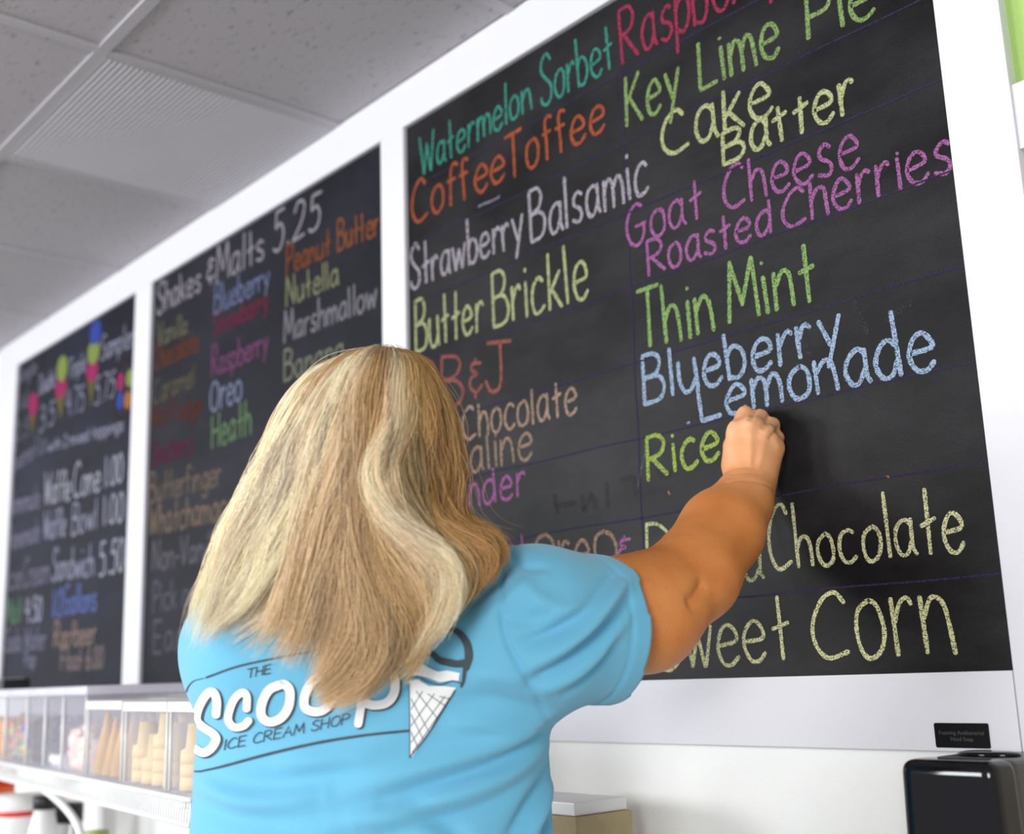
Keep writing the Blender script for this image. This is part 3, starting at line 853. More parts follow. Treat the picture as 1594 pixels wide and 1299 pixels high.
b_ = bin_(266, 318, 0.004, .115, .136, M['rim'], 'clear bin of pale cones half hidden by the blue shirt', lid=False)
cones(b_, 'pale wafer cup by the shirt', 'wafer cup cones in the right cone bin', (3, 4), 'cup')

# dark object at the far left edge, on top of the bins
q = SA + SU*(su(3, .06)) + SV*.06
t = thing('black_box', 'small black box with a pale cap lying on top of the leftmost bins', 'box', (q.x, q.y, SA.z + .0052 + HT + .0195), SRZ)
obj('case', rbox(-.0, .07, -.02, .05, 0, .028, .004), M['black_pl'], t, True)
obj('cap', rbox(-.045, -.001, -.02, .05, 0, .03, .004), M['white_pl'], t, True)

# things standing on the worktop under the shelf
def stand(px, py, Y): 
    p = onY(px, py, Y); return p
p = stand(31, 1236, 1.12); R_ = .062
hh = p.z - CTZ
t = thing('tub', 'white plastic tub with a red band below its rim, under the wire shelf', 'tub', (p.x, p.y, CTZ))
obj('body', lathe([(R_*.78, 0), (R_*.92, hh*.6), (R_*1.0, hh - .052), (R_*.96, hh - .05), (0, hh - .05)], 32), M['white_pl'], t, True)
obj('red_band', lathe([(R_*1.0, hh - .052), (R_*1.07, hh - .05), (R_*1.07, hh - .042), (R_*1.0, hh - .04)], 32), M['red'], t, True)
obj('lid', lathe([(R_*1.0, hh - .0405), (R_*1.04, hh - .038), (R_*1.1, hh - .002), (R_*.9, hh), (0, hh)], 32), M['white_pl'], t, True)
p = stand(-12, 1240, 1.18)
t = thing('tub', 'orange and red tub at the far left edge, beside the white tub', 'tub', (p.x, p.y, CTZ))
obj('body', lathe([(.05, 0), (.06, .12), (.06, .17), (0, .17)], 32), M['orange'], t, True)
obj('lid', lathe([(.062, .1702), (.064, .21), (.05, .22), (0, .22)], 32), M['red'], t, True)
p = stand(70, 1239, 1.14); hh = p.z - CTZ
t = thing('bottle', 'white bottle with a black cap standing right of the white tub', 'bottle', (p.x, p.y, CTZ))
obj('body', lathe([(.034, 0), (.036, .02), (.036, hh - .09), (.024, hh - .035), (.018, hh - .03), (0, hh - .03)], 28), M['white_pl'], t, True)
obj('cap', lathe([(.027, hh - .032), (.028, hh - .002), (.024, hh), (0, hh)], 28), M['black_pl'], t, True)
p = stand(104, 1250, 1.27); hh = p.z - CTZ
t = thing('canister', 'dark canister behind the white hose under the shelf', 'canister', (p.x, p.y, CTZ))
obj('body', lathe([(.04, 0), (.042, .01), (.042, hh - .05), (0, hh - .05)], 28), M['white_pl'], t, True)
obj('lid', lathe([(.044, hh - .049), (.044, hh - .004), (.04, hh), (0, hh)], 28), M['black_pl'], t, True)
pts = [onY(a, b, 1.02) for a, b in ((62, 1226), (80, 1238), (100, 1256), (118, 1280), (128, 1310), (130, 1345))]
pts.append(Vector((pts[-1].x, pts[-1].y, CTZ + .008)))
t = tag(obj('hose', tube(catmull([tuple(p) for p in pts], 6), .0085, seg=10), M['white_pl'], None, True), 'white curved hose hanging from under the wire shelf', 'hose')
for px, lab, m_ in ((111, 'left', 'white_pl'), (127, 'right', 'white_pl')):
    p = stand(px, 1284, 1.10); hh = p.z - CTZ
    t = thing('squeeze_bottle', '%s of two white squeeze bottles under the shelf, nearest the hose' % lab, 'bottle', (p.x, p.y, CTZ), group='squeeze bottles')
    obj('body', lathe([(.019, 0), (.02, .01), (.02, hh - .055), (0, hh - .055)], 24), M['white_pl'], t, True)
    obj('nozzle', lathe([(.0195, hh - .0545), (.0195, hh - .045), (.006, hh - .035), (.0035, hh), (0, hh)], 20), M['white_pl'], t, True)
p = stand(150, 1294, 1.10); hh = p.z - CTZ
t = thing('jar', 'small jar with a pale green lid under the shelf', 'jar', (p.x, p.y, CTZ))
obj('body', lathe([(.026, 0), (.027, hh - .03), (0, hh - .03)], 24), M['white_pl'], t, True)
obj('lid', lathe([(.029, hh - .0295), (.029, hh - .003), (.026, hh), (0, hh)], 24), mat('pale_green_lid', srgb(190, 204, 120), .4, .4, noise=(20, .4, srgb(180, 196, 110))), t, True)

# cardboard box on the worktop just right of the person
p = onY(896, 1266, 1.17)
t = thing('carton', 'tan cardboard carton with white napkins on top, beside the blue shirt', 'box', (p.x - .08, p.y, CTZ))
hh = p.z - CTZ
obj('carton_body', box(-.08, .08, 0, .11, 0, hh - .006, bevel=.002), M['tan'], t)
obj('napkin_stack', box(-.076, .074, .004, .106, hh - .0055, hh + .012, bevel=.002), M['white_pl'], t)

# ================================================================== THE PERSON
def surface_nets(F, org, h):
    S = (F < 0)
    s0 = S[:-1, :-1, :-1]; allc = s0.copy(); anyc = s0.copy()
    for i in (0, 1):
        for j in (0, 1):
            for k in (0, 1):
                v = S[i:S.shape[0]-1+i, j:S.shape[1]-1+j, k:S.shape[2]-1+k]
                allc &= v; anyc |= v
    act = anyc & ~allc
    idx = np.argwhere(act)
    ids = np.full(act.shape, -1, np.int32); ids[act] = np.arange(len(idx))
    acc = np.zeros((len(idx), 3)); cnt = np.zeros(len(idx))
    cr = [(i, j, k) for i in (0, 1) for j in (0, 1) for k in (0, 1)]
    val = {c: F[idx[:, 0]+c[0], idx[:, 1]+c[1], idx[:, 2]+c[2]] for c in cr}
    for a in cr:
        for ax in range(3):
            if a[ax] == 0:
                b = list(a); b[ax] = 1; b = tuple(b)
                fa, fb = val[a], val[b]; m = (fa < 0) != (fb < 0)
                t = np.where(m, fa / np.where(m, fa - fb, 1), 0)
                p = np.tile(np.array(a, float), (len(idx), 1)); p[:, ax] += t
                acc[m] += p[m]; cnt[m] += 1
    V = (idx + acc / np.maximum(cnt, 1)[:, None]) * h + np.array(org)
    quads = []
    for ax in range(3):
        o1, o2 = [(1, 2), (2, 0), (0, 1)][ax]
        sl_a = [slice(1, -1)]*3; sl_b = [slice(1, -1)]*3
        sl_a[ax] = slice(0, -1); sl_b[ax] = slice(1, None)
        sa, sb = S[tuple(sl_a)], S[tuple(sl_b)]
        off = np.ones(3, int); off[ax] = 0
        for flip, mk in ((False, sa & ~sb), (True, ~sa & sb)):
            g = np.argwhere(mk) + off
            def cell(d1, d2):
                c = g.copy(); c[:, o1] += d1; c[:, o2] += d2
                return ids[c[:, 0], c[:, 1], c[:, 2]]
            q = np.stack([cell(-1, -1), cell(0, -1), cell(0, 0), cell(-1, 0)], 1)
            if flip: q = q[:, ::-1]
            quads.append(q)
    Q = np.vstack(quads); Q = Q[(Q >= 0).all(1)]
    return V, Q


class Field:
    def __init__(s, lo, hi, h):
        s.lo = np.array(lo, float); s.h = h
        s.n = np.ceil((np.array(hi) - s.lo) / h).astype(int) + 1
        s.F = np.full(s.n, .2, np.float32)
        s.ax = [(s.lo[i] + np.arange(s.n[i])*h).astype(np.float32) for i in range(3)]

    def sl(s, lo, hi):
        a = np.clip(((np.array(lo) - s.lo) / s.h).astype(int), 0, s.n); b = np.clip(((np.array(hi) - s.lo) / s.h).astype(int) + 2, 0, s.n)
        return tuple(slice(a[i], b[i]) for i in range(3))

    def grid(s, sl):
        return np.meshgrid(s.ax[0][sl[0]], s.ax[1][sl[1]], s.ax[2][sl[2]], indexing='ij', sparse=True)

    def put(s, sl, d, k, sub=False):
        A = s.F[sl]
        if sub:
            d = -d; hh = np.clip(.5 + .5*(d - A)/k, 0, 1)      # smooth maximum of A and -d
            s.F[sl] = d*hh + A*(1 - hh) + k*hh*(1 - hh)
        else:
            hh = np.clip(.5 + .5*(d - A)/k, 0, 1)
            s.F[sl] = d*(1 - hh) + A*hh - k*hh*(1 - hh)

    def cone(s, A, B, ra, rb, k=.012, sub=False):
        A = np.array(A, float); B = np.array(B, float); m = max(ra, rb) + 2*k + .012
        sl = s.sl(np.minimum(A, B) - m, np.maximum(A, B) + m)
        if any(q.stop <= q.start for q in sl): return
        x, y, z = s.grid(sl); ab = B - A; L = max(ab @ ab, 1e-12)
        t = np.clip(((x - A[0])*ab[0] + (y - A[1])*ab[1] + (z - A[2])*ab[2]) / L, 0, 1)
        d = np.sqrt((x - A[0] - t*ab[0])**2 + (y - A[1] - t*ab[1])**2 + (z - A[2] - t*ab[2])**2) - (ra + (rb - ra)*t)
        s.put(sl, d.astype(np.float32), k, sub)

    def ell(s, C, R, r, k=.012, sub=False):
        """ellipsoid, centre C, rows of R = axes, radii r"""
        C = np.array(C, float); m = max(r) + 2*k + .01
        sl = s.sl(C - m, C + m); x, y, z = s.grid(sl)
        q = [((x - C[0])*R[i][0] + (y - C[1])*R[i][1] + (z - C[2])*R[i][2]) for i in range(3)]
        k0 = np.sqrt((q[0]/r[0])**2 + (q[1]/r[1])**2 + (q[2]/r[2])**2)
        k1 = np.sqrt((q[0]/r[0]**2)**2 + (q[1]/r[1]**2)**2 + (q[2]/r[2]**2)**2)
        d = k0*(k0 - 1)/np.maximum(k1, 1e-6)
        s.put(sl, d.astype(np.float32), k, sub)

    def torso(s, levels, Rv, Fv, k=.02, grow=0.0, nexp=2.3):
        zs = np.array([l[0] for l in levels])
        C0 = np.array([l[1:3] for l in levels]); a_ = np.array([l[3] for l in levels]) + grow; b_ = np.array([l[4] for l in levels]) + grow
        z0, z1 = zs.min() - .03, zs.max() + .03
        m = .3
        lo = [C0[:, 0].min() - m, C0[:, 1].min() - m, z0]; hi = [C0[:, 0].max() + m, C0[:, 1].max() + m, z1]
        sl = s.sl(lo, hi); x, y, z = s.grid(sl)
        # smooth interpolation over z
        zz = z.ravel(); n = 400; zf = np.linspace(zs.min(), zs.max(), n)
        def sm(v):
            f = np.interp(zf, zs, v); kk = 15; f = np.convolve(np.pad(f, kk, 'edge'), np.ones(2*kk+1)/(2*kk+1), 'valid'); return np.interp(zz, zf, f).reshape(z.shape)
        cx, cy, a, b = sm(C0[:, 0]), sm(C0[:, 1]), sm(a_), sm(b_)
        u = (x - cx)*Rv[0] + (y - cy)*Rv[1]; v = (x - cx)*Fv[0] + (y - cy)*Fv[1]
        kk = (np.abs(u/a)**nexp + np.abs(v/b)**nexp)**(1/nexp)
        d = (kk - 1)*np.minimum(a, b)
        d = np.maximum(d, np.maximum(z - zs.max(), zs.min() - z))
        s.put(sl, d.astype(np.float32), k)

    def mesh(s):
        return surface_nets(s.F, s.lo, s.h)


def np_mesh(name, V, Q, m, parent, smooth=True):
    me = bpy.data.meshes.new(name)
    me.from_pydata(V.tolist(), [], Q.tolist()) if len(V) < 3000 else None
    if len(V) >= 3000:
        me.vertices.add(len(V)); me.vertices.foreach_set('co', V.astype(np.float32).ravel())
        me.loops.add(Q.size); me.loops.foreach_set('vertex_index', Q.astype(np.int32).ravel())
        me.polygons.add(len(Q)); me.polygons.foreach_set('loop_start', np.arange(0, Q.size, 4, dtype=np.int32))
        me.update(calc_edges=True); me.validate()
    me.polygons.foreach_set('use_smooth', [smooth]*len(me.polygons)); me.update()
    return link(name, me, m, parent)


def vnormals(V, Q):
    n = np.cross(V[Q[:, 2]] - V[Q[:, 0]], V[Q[:, 3]] - V[Q[:, 1]])
    N = np.zeros_like(V)
    for i in range(4): np.add.at(N, Q[:, i], n)
    return N / np.maximum(np.linalg.norm(N, axis=1, keepdims=True), 1e-12)


def relax(V, Q, it=2, f=.5):
    E = np.vstack([Q[:, [0, 1]], Q[:, [1, 2]], Q[:, [2, 3]], Q[:, [3, 0]]])
    deg = np.bincount(E.ravel(), minlength=len(V)).astype(float)
    for _ in range(it):
        A = np.zeros_like(V); np.add.at(A, E[:, 0], V[E[:, 1]]); np.add.at(A, E[:, 1], V[E[:, 0]])
        V = V + f*(A/np.maximum(deg, 1)[:, None] - V)
    return V


person = thing('person', 'blonde person in a turquoise t-shirt seen from behind, right arm raised to the board', 'person', (0, 0, 0))
Fv = np.array([-.68, .733, 0.]); Rv = np.array([.733, .68, 0.]); Fv /= np.linalg.norm(Fv); Rv /= np.linalg.norm(Rv); Uv = np.array([0, 0, 1.])
TC = np.array(P(573, 1150, 1.38))
person.location = (TC[0], TC[1], 0)
bpy.context.view_layer.update()
def lv(dz, a, b, r=0.0, f=0.0):
    return (EYE + dz, TC[0] + Rv[0]*r + Fv[0]*f, TC[1] + Rv[1]*r + Fv[1]*f, a, b)
levels = [lv(-.56, .20, .15), lv(-.45, .215, .155), lv(-.33, .208, .15, .004), lv(-.17, .200, .135, .005), lv(-.06, .196, .13, .005), lv(.0, .190, .128, .006), lv(.045, .178, .12, .004, .0),
          lv(.08, .165, .105, 0, .005), lv(.11, .13, .085, 0, .01), lv(.135, .085, .065, 0, .02), lv(.16, .05, .05, 0, .03)]
SHR = P(838, 962, 1.345); ELB = P(1080, 896, 1.505); FOR = P(1124, 826, 1.575); WRI = P(1170, 748, 1.635)
SHL = P(382, 1012, 1.43); EL2 = np.array(SHL) + np.array([-.06, .17, -.22]); WR2 = np.array([-1.52, 1.07, EYE - .42 + .022])
NEK = np.array([TC[0], TC[1], EYE + .12]) + Fv*.02
HC = np.array(P(582, 730, 1.37))
NBH = HC - Uv*.07 + Fv*.0
Fh = np.array([-.52, .83, .12]); Fh /= np.linalg.norm(Fh); Rh = np.cross(Fh, Uv); Rh /= np.linalg.norm(Rh); Uh = np.cross(Rh, Fh)

F = Field([-1.80, .40, EYE - .52], [-.86, 1.40, EYE + .42], .0028)
F.torso(levels, Rv, Fv, .02, -.006)
F.cone(NEK - Uv*.05, NBH, .058, .054, .03)
F.cone(NEK - Uv*.03, np.array(SHR) + [0, 0, .0], .05, .055, .05)
F.cone(NEK - Uv*.03, np.array(SHL), .05, .055, .05)
# right arm
F.cone(SHR, P(1000, 955, 1.44), .072, .0655, .03)
F.cone(P(1000, 955, 1.44), ELB, .0655, .055, .03)
F.cone(ELB, FOR, .0555, .050, .02)
F.cone(P(1090, 872, 1.535), FOR, .040, .046, .03)
F.cone(FOR, P(1154, 785, 1.61), .050, .0385, .02)
F.cone(P(1154, 785, 1.61), WRI, .0385, .034, .02)
F.cone(P(1092, 942, 1.475), P(1108, 925, 1.486), .008, .007, .02)
# left arm, resting forward on the worktop
F.cone(SHL, EL2, .062, .05, .03); F.cone(EL2, WR2, .05, .03, .02)
# right hand: back of the hand, then fingers pinching the chalk
Wr = np.array(WRI)
def hand(W0, mcp, pips, dips, tips, radii, thumb, k=.009):
    for m_ in mcp:
        F.cone(W0, m_, .020, .0125, .014)
    for i in range(3):
        F.cone((W0 + mcp[i])/2, (W0 + mcp[i+1])/2, .018, .018, .014)
        F.cone(mcp[i], mcp[i+1], .0115, .0115, .008)
    for i in range(4):
        r = radii[i]
        F.cone(mcp[i], pips[i], r*1.12, r*1.04, .006)
        F.cone(pips[i], dips[i], r*1.0, r*.92, .004)
        F.cone(dips[i], tips[i], r*.92, r*.8, .004)
    F.cone(thumb[0], thumb[1], .017, .013, .012); F.cone(thumb[1], thumb[2], .0125, .011, .006); F.cone(thumb[2], thumb[3], .0112, .0095, .005)
A_ = lambda *a: np.array(P(*a))
hand(Wr,
     [A_(1147, 672, 1.640), A_(1170, 664, 1.630), A_(1191, 676, 1.630), A_(1205, 696, 1.637)],
     [A_(1160, 645, 1.662), A_(1183, 650, 1.660), A_(1202, 662, 1.660), A_(1210, 682, 1.660)],
     [A_(1158, 648, 1.685), A_(1183, 656, 1.686), A_(1199, 670, 1.686), A_(1205, 690, 1.684)],
     [A_(1156, 656, 1.700), A_(1178, 668, 1.694), A_(1192, 682, 1.688), A_(1196, 700, 1.682)],
     [.0108, .0110, .0102, .0092],
     [A_(1142, 726, 1.648), A_(1141, 695, 1.668), A_(1143, 675, 1.686), A_(1150, 660, 1.699)])
F.cone(Wr, A_(1146, 700, 1.64), .026, .016, .014)
F.cone(Wr, A_(1196, 706, 1.64), .025, .016, .014)
# left hand, flat on the worktop
W2 = np.array(WR2); d2 = np.array([-.3, .95, -.03]); d2 /= np.linalg.norm(d2); s2 = np.cross(d2, Uv); s2 /= np.linalg.norm(s2)
for i in range(4):
    mc = W2 + d2*.085 + s2*(.028 - .019*i)*1.0 + Uv*-.004; tp = mc + d2*(.07, .08, .075, .058)[i]
    F.cone(W2, mc, .018, .012, .012); F.cone(mc, tp, .009, .0075, .004)
F.cone(W2 + d2*.02, W2 + d2*.07 + s2*-.06, .014, .009, .01)
# head
Rm = (Rh, Fh, Uh)
F.ell(HC + Uh*.025 - Fh*.008, Rm, (.073, .092, .092), .02)
F.ell(HC - Uh*.045 + Fh*.025, Rm, (.058, .066, .078), .03)
F.cone(HC + Fh*.092 - Uh*.005, HC + Fh*.108 - Uh*.035, .007, .011, .01)          # nose
F.ell(HC + Fh*.075 - Uh*.112, Rm, (.022, .018, .018), .02)                          # chin
F.cone(HC + Fh*.090 - Uh*.062 - Rh*.018, HC + Fh*.090 - Uh*.062 + Rh*.018, .006, .006, .005)
F.cone(HC + Fh*.091 - Uh*.074 - Rh*.016, HC + Fh*.091 - Uh*.074 + Rh*.016, .006, .006, .005)
for sg in (-1, 1):
    F.ell(HC + Fh*.088 + Rh*sg*.031 + Uh*.006, Rm, (.014, .012, .010), .008, sub=True)
    F.ell(HC + Rh*sg*.074 - Uh*.012 - Fh*.002, Rm, (.008, .017, .030), .006)
V, Q = F.mesh(); V = relax(V, Q, 2, .4)
bodyV, bodyQ = V, Q

skin = mat('tanned_skin', srgb(206, 140, 92), 0.5, 0.35, sss=.12)
N = skin.node_tree.nodes; L = skin.node_tree.links; b_p = N['Principled BSDF']
tc = N.new('ShaderNodeTexCoord')
n1 = N.new('ShaderNodeTexNoise'); n1.inputs['Scale'].default_value = 14; n1.inputs['Detail'].default_value = 4; L.new(tc.outputs['Object'], n1.inputs['Vector'])
r1 = N.new('ShaderNodeValToRGB'); r1.color_ramp.elements[0].position = .35; r1.color_ramp.elements[1].position = .65
r1.color_ramp.elements[0].color = srgb(204, 122, 62); r1.color_ramp.elements[1].color = srgb(218, 142, 80); L.new(n1.outputs['Fac'], r1.inputs[0])
n2 = N.new('ShaderNodeTexVoronoi'); n2.inputs['Scale'].default_value = 130; L.new(tc.outputs['Object'], n2.inputs['Vector'])
r2 = N.new('ShaderNodeValToRGB'); r2.color_ramp.elements[0].position = .08; r2.color_ramp.elements[1].position = .17
r2.color_ramp.elements[0].color = (.72, .62, .55, 1); r2.color_ramp.elements[1].color = (1, 1, 1, 1); L.new(n2.outputs['Distance'], r2.inputs[0])
mx = N.new('ShaderNodeMix'); mx.data_type = 'RGBA'; mx.blend_type = 'MULTIPLY'; mx.inputs['Factor'].default_value = .6
L.new(r1.outputs[0], mx.inputs[6]); L.new(r2.outputs[0], mx.inputs[7])
# the hand is a little paler and pinker than the arm
pos = N.new('ShaderNodeNewGeometry'); vd = N.new('ShaderNodeVectorMath'); vd.operation = 'DISTANCE'; vd.inputs[1].default_value = tuple(A_(1165, 650, 1.64))
L.new(pos.outputs['Position'], vd.inputs[0])
mr = N.new('ShaderNodeMapRange'); mr.inputs[1].default_value = .03; mr.inputs[2].default_value = .15; L.new(vd.outputs['Value'], mr.inputs[0])
mx2 = N.new('ShaderNodeMix'); mx2.data_type = 'RGBA'; mx2.inputs[6].default_value = srgb(232, 172, 126); L.new(mr.outputs[0], mx2.inputs[0]); L.new(mx.outputs[2], mx2.inputs[7])
L.new(mx2.outputs[2], b_p.inputs['Base Color'])
n3 = N.new('ShaderNodeTexNoise'); n3.inputs['Scale'].default_value = 420; n3.inputs['Detail'].default_value = 3; L.new(tc.outputs['Object'], n3.inputs['Vector'])
bp = N.new('ShaderNodeBump'); bp.inputs['Strength'].default_value = .22; bp.inputs['Distance'].default_value = .0008; L.new(n3.outputs['Fac'], bp.inputs['Height']); L.new(bp.outputs[0], b_p.inputs['Normal'])


def attach(o):
    o.parent = person; o.matrix_parent_inverse = person.matrix_world.inverted(); return o


# wrinkles across the wrist, the elbow hollow and the knuckles, displaced into the skin
Nb = vnormals(V, Q); btree = BVHTree.FromPolygons([Vector(v) for v in V], Q.tolist()); DB = np.zeros(len(V))
for pl, amp, wid in (([(1076, 936), (1085, 926), (1094, 912)], -.0058, .0085), ([(1084, 926), (1089, 920), (1095, 910)], -.0010, .004), ([(1100, 955), (1112, 940), (1124, 922)], .002, .014),
                     ([(1130, 752), (1150, 748), (1172, 749), (1192, 754), (1206, 764)], -.0016, .0028), ([(1140, 738), (1160, 736), (1180, 738)], -.0009, .0026),
                     ([(1142, 729), (1158, 727), (1176, 729)], -.0008, .0026),
                     ([(1178, 634), (1174, 642), (1168, 652)], -.0035, .0034), ([(1198, 650), (1194, 658), (1188, 666)], -.0035, .0034), ([(1211, 668), (1207, 674), (1200, 682)], -.0030, .0034),
                     ([(1140, 658), (1142, 659), (1144, 660)], .0018, .006), ([(1167, 660), (1168, 661), (1170, 662)], .0022, .006), ([(1189, 672), (1190, 673), (1192, 674)], .0020, .006),
                     ([(1208, 690), (1209, 692), (1210, 695)], .0020, .006), ([(1168, 675), (1168, 700), (1168, 725)], .0010, .004), ([(1190, 690), (1186, 712), (1180, 730)], .0008, .004),
                     ([(1155, 672), (1156, 695), (1158, 715)], -.0008, .005), ([(1180, 680), (1178, 700), (1175, 720)], -.0008, .005)):
    L3 = [np.array(btree.ray_cast(Vector((0, 0, EYE)), ray(*a).normalized())[0]) for a in catmull(pl, 5) if btree.ray_cast(Vector((0, 0, EYE)), ray(*a).normalized())[0] is not None]
    L3 = [q for q in L3 if np.linalg.norm(q - L3[0]) < .09]
    if len(L3) < 3: continue
    best = np.full(len(V), 9.0)
    near_ = np.where(np.linalg.norm(V - L3[len(L3)//2], axis=1) < .09)[0]
    bb = np.full(len(near_), 9.0)
    for a, b in zip(L3[:-1], L3[1:]):
        ab = b - a; t = np.clip(((V[near_] - a) @ ab)/max(ab @ ab, 1e-12), 0, 1)
        bb = np.minimum(bb, np.linalg.norm(V[near_] - a - t[:, None]*ab, axis=1))
    DB[near_] += amp*np.exp(-(bb/wid)**2)
V = V + Nb*DB[:, None]; bodyV = V
body = attach(np_mesh('body', V, Q, skin, None))
for sg in (-1, 1):
    e = bmesh.new(); bmesh.ops.create_uvsphere(e, u_segments=16, v_segments=12, radius=.0115)
    c = HC + Fh*.080 + Rh*sg*.031 + Uh*.006
    for v in e.verts: v.co += Vector(c)
    attach(obj('eye', e, M['white_pl'], None, True))

# ------------------------------------------------------------------ shirt
shirt_m = mat('turquoise_jersey', srgb(110, 185, 220), 0.85, 0.2, sheen=.25, bump=(1100, .25))
b_p = shirt_m.node_tree.nodes['Principled BSDF']
hemC = A_(936, 985, 1.405); armdir = (A_(1100, 958, 1.50) - A_(880, 962, 1.37)); armdir /= np.linalg.norm(armdir)
hemN = armdir*.97 + np.array([0, 0, .02]); hemN /= np.linalg.norm(hemN)
S = Field([-1.75, .42, EYE - .47], [-.84, 1.25, EYE + .21], .0035)
S.torso(levels, Rv, Fv, .02, .006)
S.cone(NEK - Uv*.035, np.array(SHR) + [0, 0, .0], .054, .062, .05)
S.cone(NEK - Uv*.035, np.array(SHL), .058, .062, .05)
S.cone(SHR, A_(1040, 986, 1.465), .080, .078, .035)
S.cone(A_(842, 1004, 1.35), A_(985, 1000, 1.43), .06, .060, .04)
S.cone(SHL, np.array(SHL) + (EL2 - np.array(SHL))*.8, .074, .066, .03)
S.cone(A_(780, 1010, 1.335), A_(420, 1010, 1.36), .085, .085, .05)          # shoulder blades
V, Q = S.mesh(); V = relax(V, Q, 3, .5)
# cut hem, neck, bottom
c = V[Q].mean(1)
l_dir = (EL2 - np.array(SHL)); l_dir /= np.linalg.norm(l_dir)
keep = ~(((c - hemC) @ hemN > 0) & (c[:, 0] > hemC[0] - .12) & (np.linalg.norm(c - hemC, axis=1) < .25))
keep &= ~(((c - (np.array(SHL) + l_dir*.17)) @ l_dir > 0) & (np.linalg.norm(c - np.array(SHL), axis=1) < .35) & ((c - TC) @ Fv > .08))
keep &= (c[:, 2] > EYE - .455)
keep &= ~((np.linalg.norm((c - NEK)[:, :2], axis=1) < .085) & (c[:, 2] > EYE + .125))
Q = Q[keep]; used_ = np.unique(Q); rm = np.full(len(V), -1); rm[used_] = np.arange(len(used_)); V = V[used_]; Q = rm[Q]
Nn = vnormals(V, Q)
bvh = BVHTree.FromPolygons([Vector(v) for v in V], Q.tolist())
CAMO = Vector((0, 0, EYE))


def hit(px, py, tree=None):
    h = (tree or bvh).ray_cast(CAMO, ray(px, py).normalized())
    return h[0], h[1]


def fold(pl, amp, wid):
    """a soft ridge (amp>0) or crease (amp<0) along a photo-traced line on the cloth"""
    pts = catmull(pl, 5); L3 = []
    for a in pts:
        q, _ = hit(*a)
        if q is not None: L3.append(np.array(q))
    if len(L3) < 3: return
    L3 = np.array(L3); n = len(L3)
    lo, hi = L3.min(0) - wid*3, L3.max(0) + wid*3
    sel = np.where(((V > lo) & (V < hi)).all(1))[0]
    if not len(sel): return
    amp *= 1.7; best = np.full(len(sel), 9.0); tt = np.zeros(len(sel))
    for i in range(n - 1):
        a, b = L3[i], L3[i+1]; ab = b - a
        t = np.clip(((V[sel] - a) @ ab) / max(ab @ ab, 1e-12), 0, 1)
        d = np.linalg.norm(V[sel] - a - t[:, None]*ab, axis=1); m = d < best
        best[m] = d[m]; tt[m] = (i + t[m])/(n - 1)
    g = np.exp(-(best/wid)**2) * np.sin(np.pi*np.clip(tt*.9 + .05, 0, 1))**.6
    DISP[sel] += amp*g


DISP = np.zeros(len(V))
FOLDS = [
 # sleeve
 ([(800, 905), (850, 945), (900, 950), (950, 925), (985, 895)], .006, .012), ([(812, 1000), (860, 985), (910, 950), (955, 900)], -.007, .008),
 ([(820, 1040), (870, 1010), (920, 970), (965, 915)], .008, .010), ([(830, 1060), (880, 1030), (930, 985), (975, 935)], -.007, .008),
 ([(845, 1075), (890, 1050), (935, 1010), (975, 960)], .006, .010), ([(780, 960), (830, 965), (880, 940)], -.004, .009),
 ([(880, 1082), (920, 1050), (955, 1000)], -.004, .007),
 # sleeve seam
 ([(783, 868), (780, 920), (786, 985), (810, 1040), (840, 1090), (858, 1140)], -.003, .0035),
 # back, from the armpit down to the left
 ([(850, 1120), (800, 1150), (740, 1175), (670, 1195), (600, 1215), (520, 1245)], .006, .013), ([(855, 1140), (800, 1175), (740, 1200), (670, 1222), (600, 1245)], -.006, .009),
 ([(850, 1165), (800, 1205), (740, 1232), (660, 1255), (560, 1280)], .006, .013), ([(845, 1190), (800, 1228), (740, 1258), (680, 1275), (600, 1299)], -.005, .010),
 ([(700, 1090), (760, 1090), (810, 1100), (850, 1110)], -.004, .011), ([(735, 1050), (780, 1050), (820, 1065)], .004, .012), ([(700, 1125), (760, 1128), (820, 1140)], .004, .010),
 ([(858, 1180), (845, 1220), (820, 1260), (790, 1310)], -.006, .008), ([(862, 1200), (852, 1240), (835, 1280), (815, 1320)], .006, .008),
 ([(866, 1210), (862, 1250), (850, 1300), (845, 1330)], -.006, .007),
 ([(300, 1185), (340, 1210), (400, 1222), (470, 1215), (540, 1195)], -.004, .012), ([(300, 1215), (360, 1245), (430, 1250), (500, 1240)], .005, .012),
 ([(300, 1250), (370, 1275), (450, 1280)], -.004, .012), ([(440, 1190), (520, 1185), (600, 1170)], .004, .011), ([(500, 1290), (580, 1275), (680, 1300)], .004, .012),
 ([(640, 1250), (700, 1290), (740, 1340)], -.004, .011),
 # neck side
 ([(720, 950), (770, 905), (800, 870)], -.003, .008), ([(735, 980), (790, 935), (840, 900)], .003, .010), ([(800, 862), (815, 880), (850, 885)], -.003, .006),
]
for f in FOLDS: fold(*f)
jig = np.zeros(len(V))
for s_ in range(10):
    k_ = rng.normal(size=3)*28; jig += np.sin(V @ k_ + rng.uniform(0, 6))
V = V + Nn*(DISP + jig*.00022)[:, None]
V = relax(V, Q, 1, .3)
